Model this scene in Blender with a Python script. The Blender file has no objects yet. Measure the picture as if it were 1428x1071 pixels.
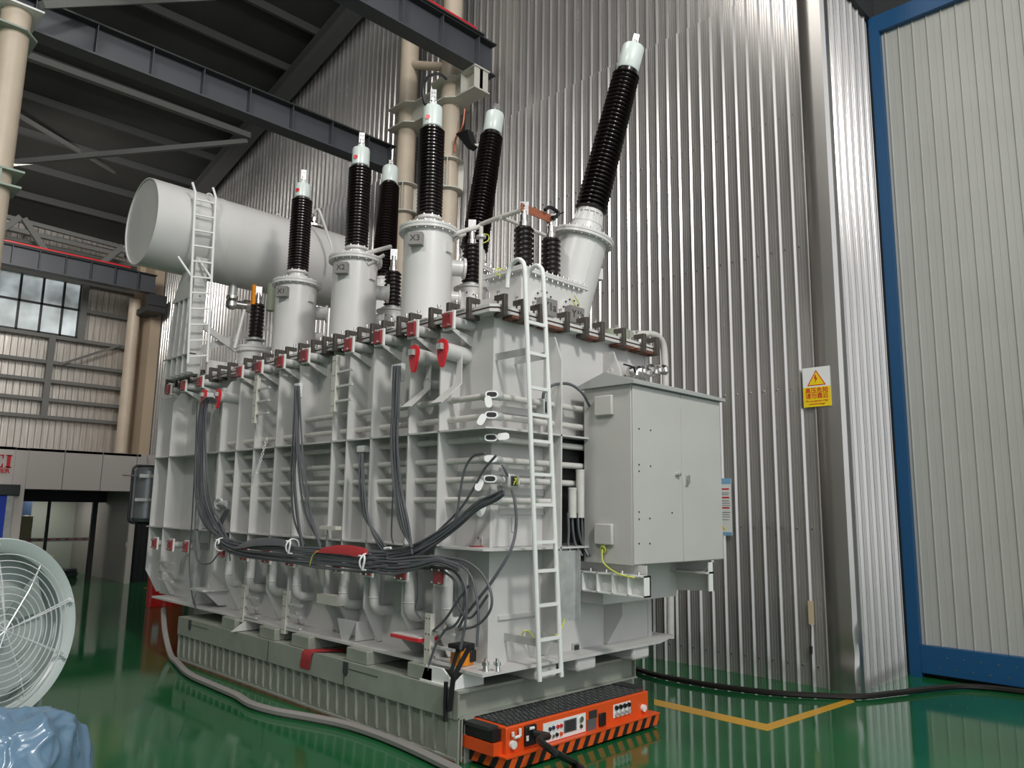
import bpy, bmesh, math, random
from mathutils import Vector, Matrix, noise
random.seed(7)
C = bpy.context.scene.collection
PI = math.pi
# ---------------------------------------------------------------- camera
F, CX, CY = 1073.6, 714.0, 535.5
yaw, pitch, roll = 0.78228, 0.160794, 0.015489
_f = Vector((math.sin(yaw)*math.cos(pitch), math.cos(yaw)*math.cos(pitch), math.sin(pitch)))
_r = Vector((math.cos(yaw), -math.sin(yaw), 0)); _u = _r.cross(_f)
RIGHT = _r*math.cos(roll)+_u*math.sin(roll); UP = -_r*math.sin(roll)+_u*math.cos(roll); FWD = _f
EYE = Vector((0, 0, 2.2))
cam = bpy.data.cameras.new('camera'); camo = bpy.data.objects.new('camera', cam); C.objects.link(camo)
cam.sensor_width = 36; cam.lens = F/1428*36; cam.clip_start = .05; cam.clip_end = 200
camo.matrix_world = Matrix(((RIGHT.x, UP.x, -FWD.x, 0), (RIGHT.y, UP.y, -FWD.y, 0), (RIGHT.z, UP.z, -FWD.z, 2.2), (0, 0, 0, 1)))
bpy.context.scene.camera = camo
# measuring helpers: a photo pixel on a known plane of the place gives a point
def ray(px, py): return RIGHT*((px-CX)/F) - UP*((py-CY)/F) + FWD
def hx(px, py, x): d = ray(px, py); return EYE + d*(x/d.x)
def hy(px, py, y): d = ray(px, py); return EYE + d*(y/d.y)
def hz(px, py, z): d = ray(px, py); return EYE + d*((z-2.2)/d.z)
def proj(p):
    q = Vector(p)-EYE; w = q.dot(FWD); return (CX+F*q.dot(RIGHT)/w, CY-F*q.dot(UP)/w)
def yat(px, x, z):
    a, b = 1.0, 60.0
    for _ in range(50):
        m = (a+b)/2
        if proj((x, m, z))[0] > px: a = m
        else: b = m
    return m
def xat(px, y, z):
    a, b = -5.0, 40.0
    for _ in range(50):
        m = (a+b)/2
        if proj((m, y, z))[0] < px: a = m
        else: b = m
    return m
# ---------------------------------------------------------------- materials
def S(r, g, b):
    f = lambda c: (c/255/12.92 if c/255 <= .04045 else ((c/255+.055)/1.055)**2.4)
    return (f(r), f(g), f(b), 1)
def mat(name, col, rough=.5, metal=0., noise_amt=0., nscale=6., bump=0., bscale=40., stretch=None, coat=0., emit=0., spec=.5, rvar=0.):
    m = bpy.data.materials.new(name); m.use_nodes = True
    nt = m.node_tree; b = nt.nodes['Principled BSDF']
    b.inputs['Base Color'].default_value = col; b.inputs['Roughness'].default_value = rough
    b.inputs['Metallic'].default_value = metal; b.inputs['Coat Weight'].default_value = coat
    b.inputs['Coat Roughness'].default_value = .08; b.inputs['Specular IOR Level'].default_value = spec
    if emit:
        b.inputs['Emission Color'].default_value = col; b.inputs['Emission Strength'].default_value = emit
    if noise_amt or bump or rvar:
        tc = nt.nodes.new('ShaderNodeTexCoord'); mp = nt.nodes.new('ShaderNodeMapping')
        nt.links.new(tc.outputs['Object'], mp.inputs['Vector'])
        if stretch: mp.inputs['Scale'].default_value = stretch
    if noise_amt or rvar:
        n = nt.nodes.new('ShaderNodeTexNoise'); n.inputs['Scale'].default_value = nscale; n.inputs['Detail'].default_value = 5
        nt.links.new(mp.outputs[0], n.inputs['Vector'])
    if noise_amt:
        r = nt.nodes.new('ShaderNodeValToRGB'); r.color_ramp.elements[0].position = .3; r.color_ramp.elements[1].position = .7
        r.color_ramp.elements[0].color = tuple(c*(1-noise_amt) for c in col[:3])+(1,)
        r.color_ramp.elements[1].color = tuple(min(1, c*(1+noise_amt*.6)) for c in col[:3])+(1,)
        nt.links.new(n.outputs['Fac'], r.inputs['Fac']); nt.links.new(r.outputs['Color'], b.inputs['Base Color'])
    if rvar:
        mr = nt.nodes.new('ShaderNodeMapRange'); mr.inputs['To Min'].default_value = max(0, rough-rvar); mr.inputs['To Max'].default_value = rough+rvar
        mr.inputs['From Min'].default_value = .3; mr.inputs['From Max'].default_value = .7
        nt.links.new(n.outputs['Fac'], mr.inputs['Value']); nt.links.new(mr.outputs[0], b.inputs['Roughness'])
    if bump:
        n2 = nt.nodes.new('ShaderNodeTexNoise'); n2.inputs['Scale'].default_value = bscale; n2.inputs['Detail'].default_value = 3
        nt.links.new(mp.outputs[0], n2.inputs['Vector'])
        bp = nt.nodes.new('ShaderNodeBump'); bp.inputs['Strength'].default_value = bump; bp.inputs['Distance'].default_value = .02
        nt.links.new(n2.outputs['Fac'], bp.inputs['Height']); nt.links.new(bp.outputs[0], b.inputs['Normal'])
    return m
M = {}
M['tank'] = mat('tank_grey_paint', (.59, .58, .565, 1), .38, noise_amt=.06, nscale=2.2, bump=.03, bscale=25)
M['turret'] = mat('turret_grey_paint', (.645, .635, .62, 1), .3, noise_amt=.03, nscale=3)
M['treadp'] = mat('tread_lozenge', (.20, .21, .21, 1), .4, metal=.4); M['rafter'] = mat('rafter_paint', (.10, .10, .10, 1), .5); M['cabinet'] = mat('cabinet_paint', (.515, .505, .485, 1), .42, noise_amt=.03, nscale=2)
M['tube'] = mat('galvanised_conduit', (.60, .585, .55, 1), .45, noise_amt=.08, nscale=9)
M['base'] = mat('base_green_grey', (.29, .31, .265, 1), .45, noise_amt=.14, nscale=3)
M['rust'] = mat('rusty_steel', (.16, .09, .05, 1), .8, noise_amt=.4, nscale=8)
M['white'] = mat('white_paint', (.78, .79, .77, 1), .35)
M['red'] = mat('red_plate', (.30, .03, .035, 1), .4)
M['redb'] = mat('bright_red', (.62, .02, .03, 1), .35)
M['steel'] = mat('bright_steel', (.72, .70, .68, 1), .25, metal=1, noise_amt=.15, nscale=30)
M['clamp'] = mat('brown_grey_steel', (.085, .073, .066, 1), .5, metal=.3, noise_amt=.2, nscale=12)
M['wood'] = mat('wood_gasket', (.16, .06, .035, 1), .7, noise_amt=.3, nscale=20)
M['porc'] = mat('brown_black_porcelain', (.010, .005, .005, 1), .28, coat=.15, spec=.35)
M['cap'] = mat('pale_green_cap', (.66, .73, .70, 1), .3, coat=.2)
M['copper'] = mat('copper', (.42, .14, .08, 1), .45, metal=.4)
M['cable'] = mat('grey_cable', (.105, .110, .122, 1), .42)
M['black'] = mat('black_rubber', (.008, .008, .009, 1), .5)
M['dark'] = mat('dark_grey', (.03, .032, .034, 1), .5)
M['gdark'] = mat('crane_grey', (.070, .074, .085, 1), .5, noise_amt=.05, nscale=1)
M['cream'] = mat('cream_column', (.60, .50, .39, 1), .45, noise_amt=.08, nscale=3)
M['pale'] = mat('pale_bracket', (.60, .58, .52, 1), .45)
M['greenp'] = mat('green_bracket', (.30, .36, .30, 1), .5)
M['roof'] = mat('roof_sheet', (.045, .045, .042, 1), .7, noise_amt=.2, nscale=.6)
M['truss2'] = mat('truss_paint_light', (.16, .16, .15, 1), .6); M['truss'] = mat('truss_paint', (.06, .06, .058, 1), .6)
M['wallm'] = mat('corrugated_aluminium', (.50, .48, .465, 1), .24, metal=.66, noise_amt=.10, nscale=2., stretch=(1, 6, .25), bump=.015, bscale=8, rvar=.04)
M['wallb'] = mat('back_wall_sheet', (.78, .73, .67, 1), .35, metal=.75, noise_amt=.25, nscale=5., stretch=(4, 1, .2), bump=.12, bscale=7)
M['flash'] = mat('aluminium_flashing', (.52, .50, .48, 1), .36, metal=.92, noise_amt=.06, nscale=1.2, bump=.06, bscale=1.5)
M['doorw'] = mat('door_sheet_white', (.40, .40, .375, 1), .45, noise_amt=.04, nscale=1)
M['blue'] = mat('blue_steel_frame', (.008, .07, .18, 1), .4)
M['blue2'] = mat('blue_screen', (.01, .05, .45, 1), .4)
M['yellow'] = mat('yellow_line', (.62, .33, .02, 1), .3)
M['yel'] = mat('yellow_sign', (.85, .62, .01, 1), .4)
M['yg'] = mat('yellow_green_wire', (.60, .62, .10, 1), .5)
M['orange'] = mat('agv_orange', (.72, .085, .012, 1), .4, noise_amt=.05)
M['oranget'] = mat('orange_tool', (.75, .25, .01, 1), .4)
M['tread'] = mat('tread_plate', (.05, .053, .055, 1), .4, metal=.5, bump=.6, bscale=35)
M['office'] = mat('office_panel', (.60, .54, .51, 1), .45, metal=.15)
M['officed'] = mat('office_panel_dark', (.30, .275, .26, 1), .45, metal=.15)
M['beige'] = mat('beige_box', (.52, .42, .27, 1), .6)
M['hose'] = mat('grey_hose', (.28, .26, .25, 1), .45)
M['fang'] = mat('fan_grey_green', (.42, .47, .45, 1), .35)
M['wire'] = mat('fan_wire', (.72, .74, .74, 1), .3, metal=.3)
M['bag'] = mat('pale_blue_plastic', (.13, .22, .32, 1), .25, coat=.3, bump=.15, bscale=5)
M['nbox'] = mat('engraved_grey', (.22, .21, .20, 1), .4)
M['strap'] = mat('red_strap', (.38, .03, .035, 1), .6)
M['tape'] = mat('white_tie', (.85, .85, .85, 1), .4)
M['galv'] = mat('galvanised_sheet', (.52, .53, .52, 1), .4, metal=.35, noise_amt=.2, nscale=7)
M['navy'] = mat('office_inside_blue', (.02, .04, .09, 1), .5)
M['inside'] = mat('inside_wall', (.36, .37, .33, 1), .6)
M['concrete'] = mat('plaster_column', (.46, .36, .26, 1), .7)
M['redc'] = mat('red_cylinder_paint', (.5, .012, .01, 1), .3)
M['drum'] = mat('grey_drum', (.16, .17, .18, 1), .3, metal=.4)
M['sgreen'] = mat('sage_cap', (.30, .34, .25, 1), .5)
# floor: glossy green epoxy, faint wavy lacquer
m = mat('green_epoxy_floor', (.011, .112, .036, 1), .085, noise_amt=.22, nscale=.8, bump=.035, bscale=2.6, spec=.6, rvar=.03); M['floor'] = m
g = bpy.data.materials.new('clear_glass'); g.use_nodes = True
b = g.node_tree.nodes['Principled BSDF']; b.inputs['Transmission Weight'].default_value = 1; b.inputs['Roughness'].default_value = .02; b.inputs['Base Color'].default_value = (.85, .9, .88, 1); b.inputs['IOR'].default_value = 1.1
M['glass'] = g
g = bpy.data.materials.new('daylight_glass'); g.use_nodes = True
b = g.node_tree.nodes['Principled BSDF']; b.inputs['Base Color'].default_value = (.6, .65, .65, 1); b.inputs['Roughness'].default_value = .08
nt = g.node_tree; tc = nt.nodes.new('ShaderNodeTexCoord'); n = nt.nodes.new('ShaderNodeTexNoise'); n.inputs['Scale'].default_value = 1.3
nt.links.new(tc.outputs['Object'], n.inputs['Vector']); r = nt.nodes.new('ShaderNodeValToRGB')
r.color_ramp.elements[0].position = .35; r.color_ramp.elements[0].color = (.10, .12, .12, 1); r.color_ramp.elements[1].position = .7; r.color_ramp.elements[1].color = (.75, .82, .85, 1)
nt.links.new(n.outputs['Fac'], r.inputs['Fac']); nt.links.new(r.outputs['Color'], b.inputs['Emission Color']); b.inputs['Emission Strength'].default_value = .55
M['dayglass'] = g
# orange and black hazard stripes
g = mat('hazard_stripes', (.72, .10, .012, 1), .45); nt = g.node_tree; b = nt.nodes['Principled BSDF']
tc = nt.nodes.new('ShaderNodeTexCoord'); sx = nt.nodes.new('ShaderNodeSeparateXYZ'); nt.links.new(tc.outputs['Object'], sx.inputs[0])
def mth(op, a, bb=None):
    k = nt.nodes.new('ShaderNodeMath'); k.operation = op
    for i, v in enumerate((a, bb)):
        if v is None: continue
        if isinstance(v, (int, float)): k.inputs[i].default_value = v
        else: nt.links.new(v, k.inputs[i])
    return k.outputs[0]
v = mth('SUBTRACT', mth('ADD', sx.outputs['X'], mth('MULTIPLY', sx.outputs['Y'], -1.0)), mth('MULTIPLY', sx.outputs['Z'], .62))
v = mth('GREATER_THAN', mth('FRACT', mth('DIVIDE', v, .15)), .52)
mx = nt.nodes.new('ShaderNodeMixRGB'); nt.links.new(v, mx.inputs[0]); mx.inputs[1].default_value = (.72, .10, .012, 1); mx.inputs[2].default_value = (.012, .012, .012, 1)
nt.links.new(mx.outputs[0], b.inputs['Base Color']); M['hazard'] = g
# ---------------------------------------------------------------- mesh builder
def basis(d):
    d = Vector(d).normalized(); a = Vector((0, 0, 1)) if abs(d.z) < .9 else Vector((1, 0, 0))
    u = a.cross(d).normalized(); return u, d.cross(u), d
def smooth(pts, n=6):
    P = [Vector(p) for p in pts]; P = [P[0]*2-P[1]]+P+[P[-1]*2-P[-2]]; out = []
    for i in range(1, len(P)-2):
        a, b, c, d = P[i-1:i+3]
        for k in range(n):
            t = k/n; out.append(.5*((2*b)+(c-a)*t+(2*a-5*b+4*c-d)*t*t+(3*b-a-3*c+d)*t**3))
    out.append(P[-2]); return out
class MB:
    def __init__(s): s.v = []; s.f = []
    def add(s, vs, fs):
        o = len(s.v); s.v += [Vector(v) for v in vs]; s.f += [tuple(i+o for i in f) for f in fs]; return s
    def box(s, x0, x1, y0, y1, z0, z1):
        return s.add([(x, y, z) for x in (x0, x1) for y in (y0, y1) for z in (z0, z1)],
                     [(0, 1, 3, 2), (4, 6, 7, 5), (0, 4, 5, 1), (2, 3, 7, 6), (0, 2, 6, 4), (1, 5, 7, 3)])
    def obox(s, c, h, R):
        c = Vector(c); vs = [c+R@Vector((a*h[0], b*h[1], e*h[2])) for a in (-1, 1) for b in (-1, 1) for e in (-1, 1)]
        return s.add(vs, [(0, 1, 3, 2), (4, 6, 7, 5), (0, 4, 5, 1), (2, 3, 7, 6), (0, 2, 6, 4), (1, 5, 7, 3)])
    def bar(s, p, q, w, h, up=(0, 0, 1)):
        p = Vector(p); q = Vector(q); d = (q-p); L = d.length; d.normalize(); u = Vector(up).cross(d)
        if u.length < 1e-4: u = Vector((1, 0, 0)).cross(d)
        u.normalize(); w2 = d.cross(u); R = Matrix((d, u, w2)).transposed()
        return s.obox((p+q)/2, (L/2, w/2, h/2), R)
    def ibeam(s, p, q, w, h, t=.02, up=(0, 0, 1)):
        p = Vector(p); q = Vector(q); d = (q-p).normalized(); u = Vector(up).cross(d).normalized(); w2 = d.cross(u)
        s.bar(p, q, t, h-2*t, up); s.bar(p+w2*(h/2-t/2), q+w2*(h/2-t/2), w, t, up); s.bar(p-w2*(h/2-t/2), q-w2*(h/2-t/2), w, t, up); return s
    def prism(s, pts, ax, a, b):
        f = {'x': lambda u, v, t: (t, u, v), 'y': lambda u, v, t: (u, t, v), 'z': lambda u, v, t: (u, v, t)}[ax]; n = len(pts)
        return s.add([f(u, v, a) for u, v in pts]+[f(u, v, b) for u, v in pts],
                     [tuple(range(n)), tuple(range(2*n-1, n-1, -1))]+[(i, (i+1) % n, n+(i+1) % n, n+i) for i in range(n)])
    def lathe(s, o, d, prof, n=20):
        u, w, d = basis(d); o = Vector(o); vs = []; fs = []
        for r, t in prof:
            for k in range(n):
                a = 2*PI*k/n; vs.append(o+d*t+(u*math.cos(a)+w*math.sin(a))*r)
        m = len(prof)
        for i in range(m-1):
            for k in range(n): fs.append((i*n+k, i*n+(k+1) % n, (i+1)*n+(k+1) % n, (i+1)*n+k))
        if prof[0][0] > 1e-5: fs.append(tuple(range(n))[::-1])
        if prof[-1][0] > 1e-5: fs.append(tuple((m-1)*n+k for k in range(n)))
        return s.add(vs, fs)
    def cyl(s, p, q, r, r2=None, n=16):
        p = Vector(p); q = Vector(q); return s.lathe(p, q-p, [(r, 0), (r if r2 is None else r2, (q-p).length)], n)
    def tube(s, pts, r, n=8, closed=False):
        P = [Vector(p) for p in pts]; m = len(P); vs = []; fs = []; up = None
        for i in range(m):
            d = (P[(i+1) % m]-P[i-1]) if closed else (P[min(i+1, m-1)]-P[max(i-1, 0)])
            d.normalize()
            if up is None: up = basis(d)[0]
            u = (up-d*up.dot(d)); u.normalize(); up = u; w = d.cross(u)
            for k in range(n):
                a = 2*PI*k/n; vs.append(P[i]+(u*math.cos(a)+w*math.sin(a))*r)
        for i in range(m if closed else m-1):
            j = (i+1) % m
            for k in range(n): fs.append((i*n+k, i*n+(k+1) % n, j*n+(k+1) % n, j*n+k))
        if not closed: fs += [tuple(range(n))[::-1], tuple((m-1)*n+k for k in range(n))]
        return s.add(vs, fs)
    def ring(s, o, d, R, r, n=32, k=6):
        u, w, d = basis(d); o = Vector(o)
        return s.tube([o+(u*math.cos(2*PI*i/n)+w*math.sin(2*PI*i/n))*R for i in range(n)], r, k, True)
    def bolts(s, o, d, R, n, r=.012, h=.02, seg=6):
        u, w, d = basis(d); o = Vector(o)
        for i in range(n):
            a = 2*PI*(i+.5)/n; p = o+(u*math.cos(a)+w*math.sin(a))*R; s.cyl(p-d*h, p+d*h, r, n=seg)
        return s
    def build(s, name, m, parent=None, bevel=0, sharp=.6):
        me = bpy.data.meshes.new(name); o = bpy.data.objects.new(name, me); C.objects.link(o)
        if parent is not None:
            org = wloc(parent); o.parent = parent
        else:
            xs = [v.x for v in s.v]; ys = [v.y for v in s.v]; zs = [v.z for v in s.v]
            org = Vector(((min(xs)+max(xs))/2, (min(ys)+max(ys))/2, min(zs))); o.location = org
        me.from_pydata([v-org for v in s.v], [], s.f); me.update()
        bm = bmesh.new(); bm.from_mesh(me); bmesh.ops.recalc_face_normals(bm, faces=bm.faces); bm.to_mesh(me); bm.free()
        me.polygons.foreach_set('use_smooth', [True]*len(me.polygons)); me.set_sharp_from_angle(angle=sharp)
        me.materials.append(m if not isinstance(m, str) else M[m])
        if bevel:
            bv = o.modifiers.new('bevel', 'BEVEL'); bv.width = bevel; bv.segments = 2; bv.limit_method = 'ANGLE'
        return o
def wloc(o):
    v = Vector((0, 0, 0))
    while o is not None: v = v+o.location; o = o.parent
    return v
def thing(name, label, cat, loc, group=None):
    o = bpy.data.objects.new(name, None); C.objects.link(o); o.location = loc; o.empty_display_size = .1
    o['label'] = label; o['category'] = cat
    if group: o['group'] = group
    return o
def tag(o, label, cat, group=None):
    o['label'] = label; o['category'] = cat
    if group: o['group'] = group
    return o
def struct(mb, name, m, parent=None, **k):
    o = mb.build(name, m, parent, **k)
    if parent is None: o['kind'] = 'structure'
    return o
def dup(root, loc, label=None, group=None):
    r = root.copy(); C.objects.link(r); r.location = loc
    if label: r['label'] = label
    if group: r['group'] = group
    for ch in list(root.children):
        c = ch.copy(); C.objects.link(c); c.parent = r
        for gch in ch.children:
            d = gch.copy(); C.objects.link(d); d.parent = c
    return r
ORD = ['', 'first', 'second', 'third', 'fourth', 'fifth', 'sixth', 'seventh', 'eighth', 'ninth', 'tenth', 'eleventh', 'twelfth', 'thirteenth', 'fourteenth',
       'fifteenth', 'sixteenth', 'seventeenth', 'eighteenth', 'nineteenth', 'twentieth', 'twenty-first', 'twenty-second', 'twenty-third', 'twenty-fourth', 'twenty-fifth', 'twenty-sixth', 'twenty-seventh', 'twenty-eighth', 'twenty-ninth', 'thirtieth', 'thirty-first', 'thirty-second']
def text(s, size, o, u, w, m, name, parent, ext=.002, align='CENTER', bold=0., xs=1.):
    """text lying in the plane of u (reading direction) and w (up), centred at o"""
    cu = bpy.data.curves.new(name, 'FONT'); cu.body = s; cu.size = size; cu.extrude = ext; cu.align_x = align; cu.align_y = 'CENTER'; cu.offset = bold
    t = bpy.data.objects.new(name, cu); C.objects.link(t); bpy.context.view_layer.update()
    me = bpy.data.meshes.new_from_object(t.evaluated_get(bpy.context.evaluated_depsgraph_get()))
    bpy.data.objects.remove(t); u = Vector(u); w = Vector(w); n = u.cross(w); org = wloc(parent)
    for v in me.vertices: v.co = Vector(o)+u*v.co.x*xs+w*v.co.y+n*v.co.z-org
    me.materials.clear(); me.materials.append(M[m]); ob = bpy.data.objects.new(name, me); C.objects.link(ob); ob.parent = parent
    return ob
# ================================================================ SETTING
Xw = 10.15
# floor
struct(MB().box(-14, 16, -14, 31, -.1, 0), 'floor', 'floor')
# corrugated side wall: trapezoid ribs every 0.205 m standing off the sheet
def corrugate(a0, a1, base, sgn, ax, z0, z1, pitch=.205, depth=.031, t=.01, minor=True):
    """profile along ax ('y' or 'x') at coordinate base, ribs towards sgn"""
    pr = []; a = a0
    while a < a1-1e-6:
        q = pitch
        if minor: seq = [(0, 0), (.15, 0), (.17, .22), (.19, 0), (.34, 0), (.36, .22), (.38, 0), (.52, 0), (.54, .22), (.56, 0), (.70, .0), (.715, .2), (.83, 1), (.89, 1), (.95, 0)]
        else: seq = [(0, 0), (.42, 0), (.44, .25), (.46, 0), (.86, 0), (.90, 1), (.95, 1), (.99, 0)]
        for f, h in seq:
            if a+f*q <= a1: pr.append((a+f*q, h*depth))
        a += q
    pr.append((a1, 0)); n = len(pr); mb = MB()
    for zz in (z0, z1):
        for off in (0, -t):
            for p, h in pr:
                v = base+sgn*(h+off); mb.v.append(Vector((v, p, zz) if ax == 'y' else (p, v, zz)))
    for i in range(n-1):
        mb.f.append((i, i+1, 2*n+i+1, 2*n+i)); mb.f.append((n+i+1, n+i, 3*n+i, 3*n+i+1)); mb.f.append((i+1, i, n+i, n+i+1)); mb.f.append((2*n+i, 2*n+i+1, 3*n+i+1, 3*n+i))
    mb.f.append((0, 2*n, 3*n, n)); mb.f.append((n-1, 2*n-1, 4*n-1, 3*n-1))
    return mb
zs = (hx(1040, 2.8, Xw).z+hx(704, 164, Xw).z)/2
wr = struct(corrugate(4.22, 30.1, Xw, -1, 'y', .0, zs), 'wall_right', 'wallm', sharp=.2)
struct(corrugate(4.22, 30.1, Xw+.03, -1, 'y', zs-.02, 19), 'wall_right', 'wallm', sharp=.2)
# screws in rows up the wall
mb = MB()
for z in (.25, 2.0, 3.9, 5.9, 7.9):
    for k in range(20, 70):
        if z < 3 and k > 35: continue
        y = 30.1-.0-(126-k)*.205; y = 4.22+(k-20)*.205+.1; mb.cyl((Xw-.002, y, z), (Xw-.016, y, z), .011, n=6)
o = mb.build('wall_screws', 'steel', wr)
o['kind'] = 'stuff'
# smooth corner flashing with a dent near the floor
mb = MB(); nz = 60
def fl(z):
    k = math.exp(-((z-.45)/.35)**2); return k
for i in range(nz+1):
    z = 19*(i/nz)**2.2
    j1 = .02*fl(z)*math.sin(z*16); j2 = .022*fl(z)*math.cos(z*11+1)
    for p in ((Xw-.04, 4.36, z), (Xw-.045+j1, 4.20, z), (Xw-.045+j2, 4.05, z), (Xw+.01+j2*.5, 4.01, z), (Xw+.14, 4.01, z)): mb.v.append(Vector(p))
for i in range(nz):
    for k in range(4): a = i*5+k; mb.f.append((a, a+1, a+6, a+5))
o = struct(mb, 'trim_1', 'flash'); s = o.modifiers.new('thickness', 'SOLIDIFY'); s.thickness = .006
struct(corrugate(Xw+.12, 11.90, 4.04, -1, 'x', 0, 10.3, pitch=.25, depth=.03), 'wall_return', 'wallm', sharp=.2)
# big sliding door of pale sheet in a blue frame, in line with the return wall
dw = thing('sliding_door', 'tall pale ribbed sheet door in a blue steel frame at the far right', 'door', (11.9, -1, 0))
mb = corrugate(-6.2, 3.85, 11.95, -1, 'y', .42, 9.75, pitch=.2, depth=.02, minor=False); mb.build('door_sheet', 'doorw', dw, sharp=.2)
mb = MB().box(11.84, 12.0, 3.84, 3.99, 0, 10.0); mb.build('side_post', 'blue', dw)
mb = MB().box(11.84, 12.0, -6.4, 3.84, 9.72, 10.0); mb.build('top_rail', 'blue', dw)
mb = MB().box(11.84, 12.0, -6.4, 3.84, .06, .43)
mb.build('bottom_rail', 'blue', dw, bevel=.006)
mb = MB()
for k in range(46):
    mb.cyl((11.842, 3.7-k*.2, .30), (11.832, 3.7-k*.2, .30), .010, n=6); mb.cyl((11.842, 3.6-k*.2, .16), (11.832, 3.6-k*.2, .16), .010, n=6)
mb.build('rivets', 'steel', dw)
struct(MB().box(12.05, 12.2, -14, 4.2, 0, 19), 'wall_front', 'dark')
struct(MB().box(10.3, 12.2, 3.96, 4.1, 10.0, 19), 'wall_return', 'dark')
# back wall with girts and a glazed strip
bw = struct(corrugate(-8, 10.2, 30.05, -1, 'x', 0, 7.95, pitch=.2, depth=.03), 'wall_back', 'wallb', sharp=.2)
struct(corrugate(-8, 4.6, 30.05, -1, 'x', 7.95, 13.2, pitch=.2, depth=.03), 'wall_back', 'wallb', sharp=.2)
struct(corrugate(7.9, 10.2, 30.05, -1, 'x', 7.95, 13.2, pitch=.2, depth=.03), 'wall_back', 'wallb', sharp=.2)
struct(corrugate(4.6, 7.9, 30.05, -1, 'x', 9.95, 13.2, pitch=.2, depth=.03), 'wall_back', 'wallb', sharp=.2)
w1 = struct(MB().box(4.6, 7.9, 30.0, 30.04, 7.95, 9.95), 'window_1', 'dayglass')
mb = MB()
for x in (4.62, 5.33, 6.02, 6.7, 7.35, 7.88): mb.box(x-.035, x+.035, 29.93, 30.0, 7.95, 9.95)
for z in (7.97, 8.98, 9.93): mb.box(4.6, 7.9, 29.93, 30.0, z-.035, z+.035)
struct(mb, 'window_frame', 'dark', w1)
mb = MB()
for z in (5.05, 5.65, 6.3, 6.95, 7.85, 8.95, 9.95, 11.0, 11.35):
    if z == 8.95: mb.box(7.9, 10.1, 29.75, 29.95, z-.06, z+.06)
    else: mb.box(-8, 10.1, 29.75, 29.95, z-.06, z+.06)
struct(mb, 'trim_2', 'truss2')
mb = MB().box(7.0, 7.2, 29.72, 29.9, 5.0, 7.9); mb.box(7.88, 8.08, 29.72, 29.9, 7.8, 10.0); mb.bar((7.4, 29.7, 6.9), (9.3, 29.7, 7.9), .04, .08); struct(mb, 'trim_3', 'truss2')
mb = MB().prism([(11, 0), (12.2, 0), (12.2, 19), (11, 19)], 'x', -14.2, -14); struct(MB().box(-14.2, -14, -14, 31, 0, 20), 'wall_left', 'inside')
# roof falling towards the back wall, purlins along it
def rz(y): return 11.75+.26*(30.1-y)
mb = MB().prism([(-14, rz(-14)), (31, rz(31)), (31, rz(31)+.15), (-14, rz(-14)+.15)], 'x', -14, 12.2); struct(mb, 'ceiling', 'roof')
for i, y in enumerate([28.3-1.55*k for k in range(15)]):
    tag(MB().prism([(y-.05, rz(y)-.22), (y+.05, rz(y)-.22), (y+.05, rz(y)), (y-.05, rz(y))], 'x', -13.9, 10.0).build('roof_purlin', 'truss'),
        'dark steel purlin under the roof sheeting, %s from the back wall' % ORD[i+1], 'purlin', 'roof purlins')
def roofbar(name, x0, y0, x1, y1, d, w, h, label, m='truss', ib=False):
    mb = MB(); p = (x0, y0, rz(y0)-d); q = (x1, y1, rz(y1)-d)
    (mb.ibeam(p, q, w, h) if ib else mb.bar(p, q, w, h)); tag(mb.build(name, m), label, 'beam')
roofbar('roof_rafter', 9.75, 29.8, 9.75, 2, .55, .35, .55, 'sloping dark roof rafter running up along the corrugated wall', 'rafter', True)
roofbar('roof_rafter', 2.3, 29.8, 2.3, 2, .55, .35, .55, 'sloping dark roof rafter above the left cream column', 'gdark', True)
a = hy(15, 68, 19.4); 
def rb(name, p1, p2, y1, y2, w, label):
    A = hy(p1[0], p1[1], y1); B = hy(p2[0], p2[1], y2); tag(MB().bar(A, B, w, w).build(name, 'truss2'), label, 'brace')
rb('roof_brace', (30, 75), (348, 190), 19.8, 19.8, .16, 'grey roof strut between the two crane beams, slanting down to the right')
rb('roof_brace', (5, 228), (345, 197), 22, 19.9, .13, 'thin grey diagonal brace crossing the dark roof')
rb('roof_brace', (58, 7), (300, -4), 12.5, 14.0, .11, 'grey tie bar along the top edge of the picture')
rb('roof_brace', (25, 160), (160, 240), 24, 26, .1, 'faint thin brace deep in the dark roof at the left')
rb('roof_truss_bar', (0, 300), (170, 345), 29, 29, .14, 'grey truss chord in front of the back wall, upper one')
rb('roof_truss_bar', (0, 315), (172, 357), 29, 29, .14, 'grey truss chord in front of the back wall, lower one')
rb('truss_web', (0, 322), (28, 303), 28.9, 28.9, .18, 'grey web member rising to the truss chord at the left edge')
rb('truss_web', (33, 305), (68, 358), 28.9, 28.9, .18, 'grey web member slanting down to the red railed beam')
rb('truss_web', (170, 345), (135, 372), 28.9, 28.9, .18, 'grey web member beside the end cap of the round oil tank')
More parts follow.
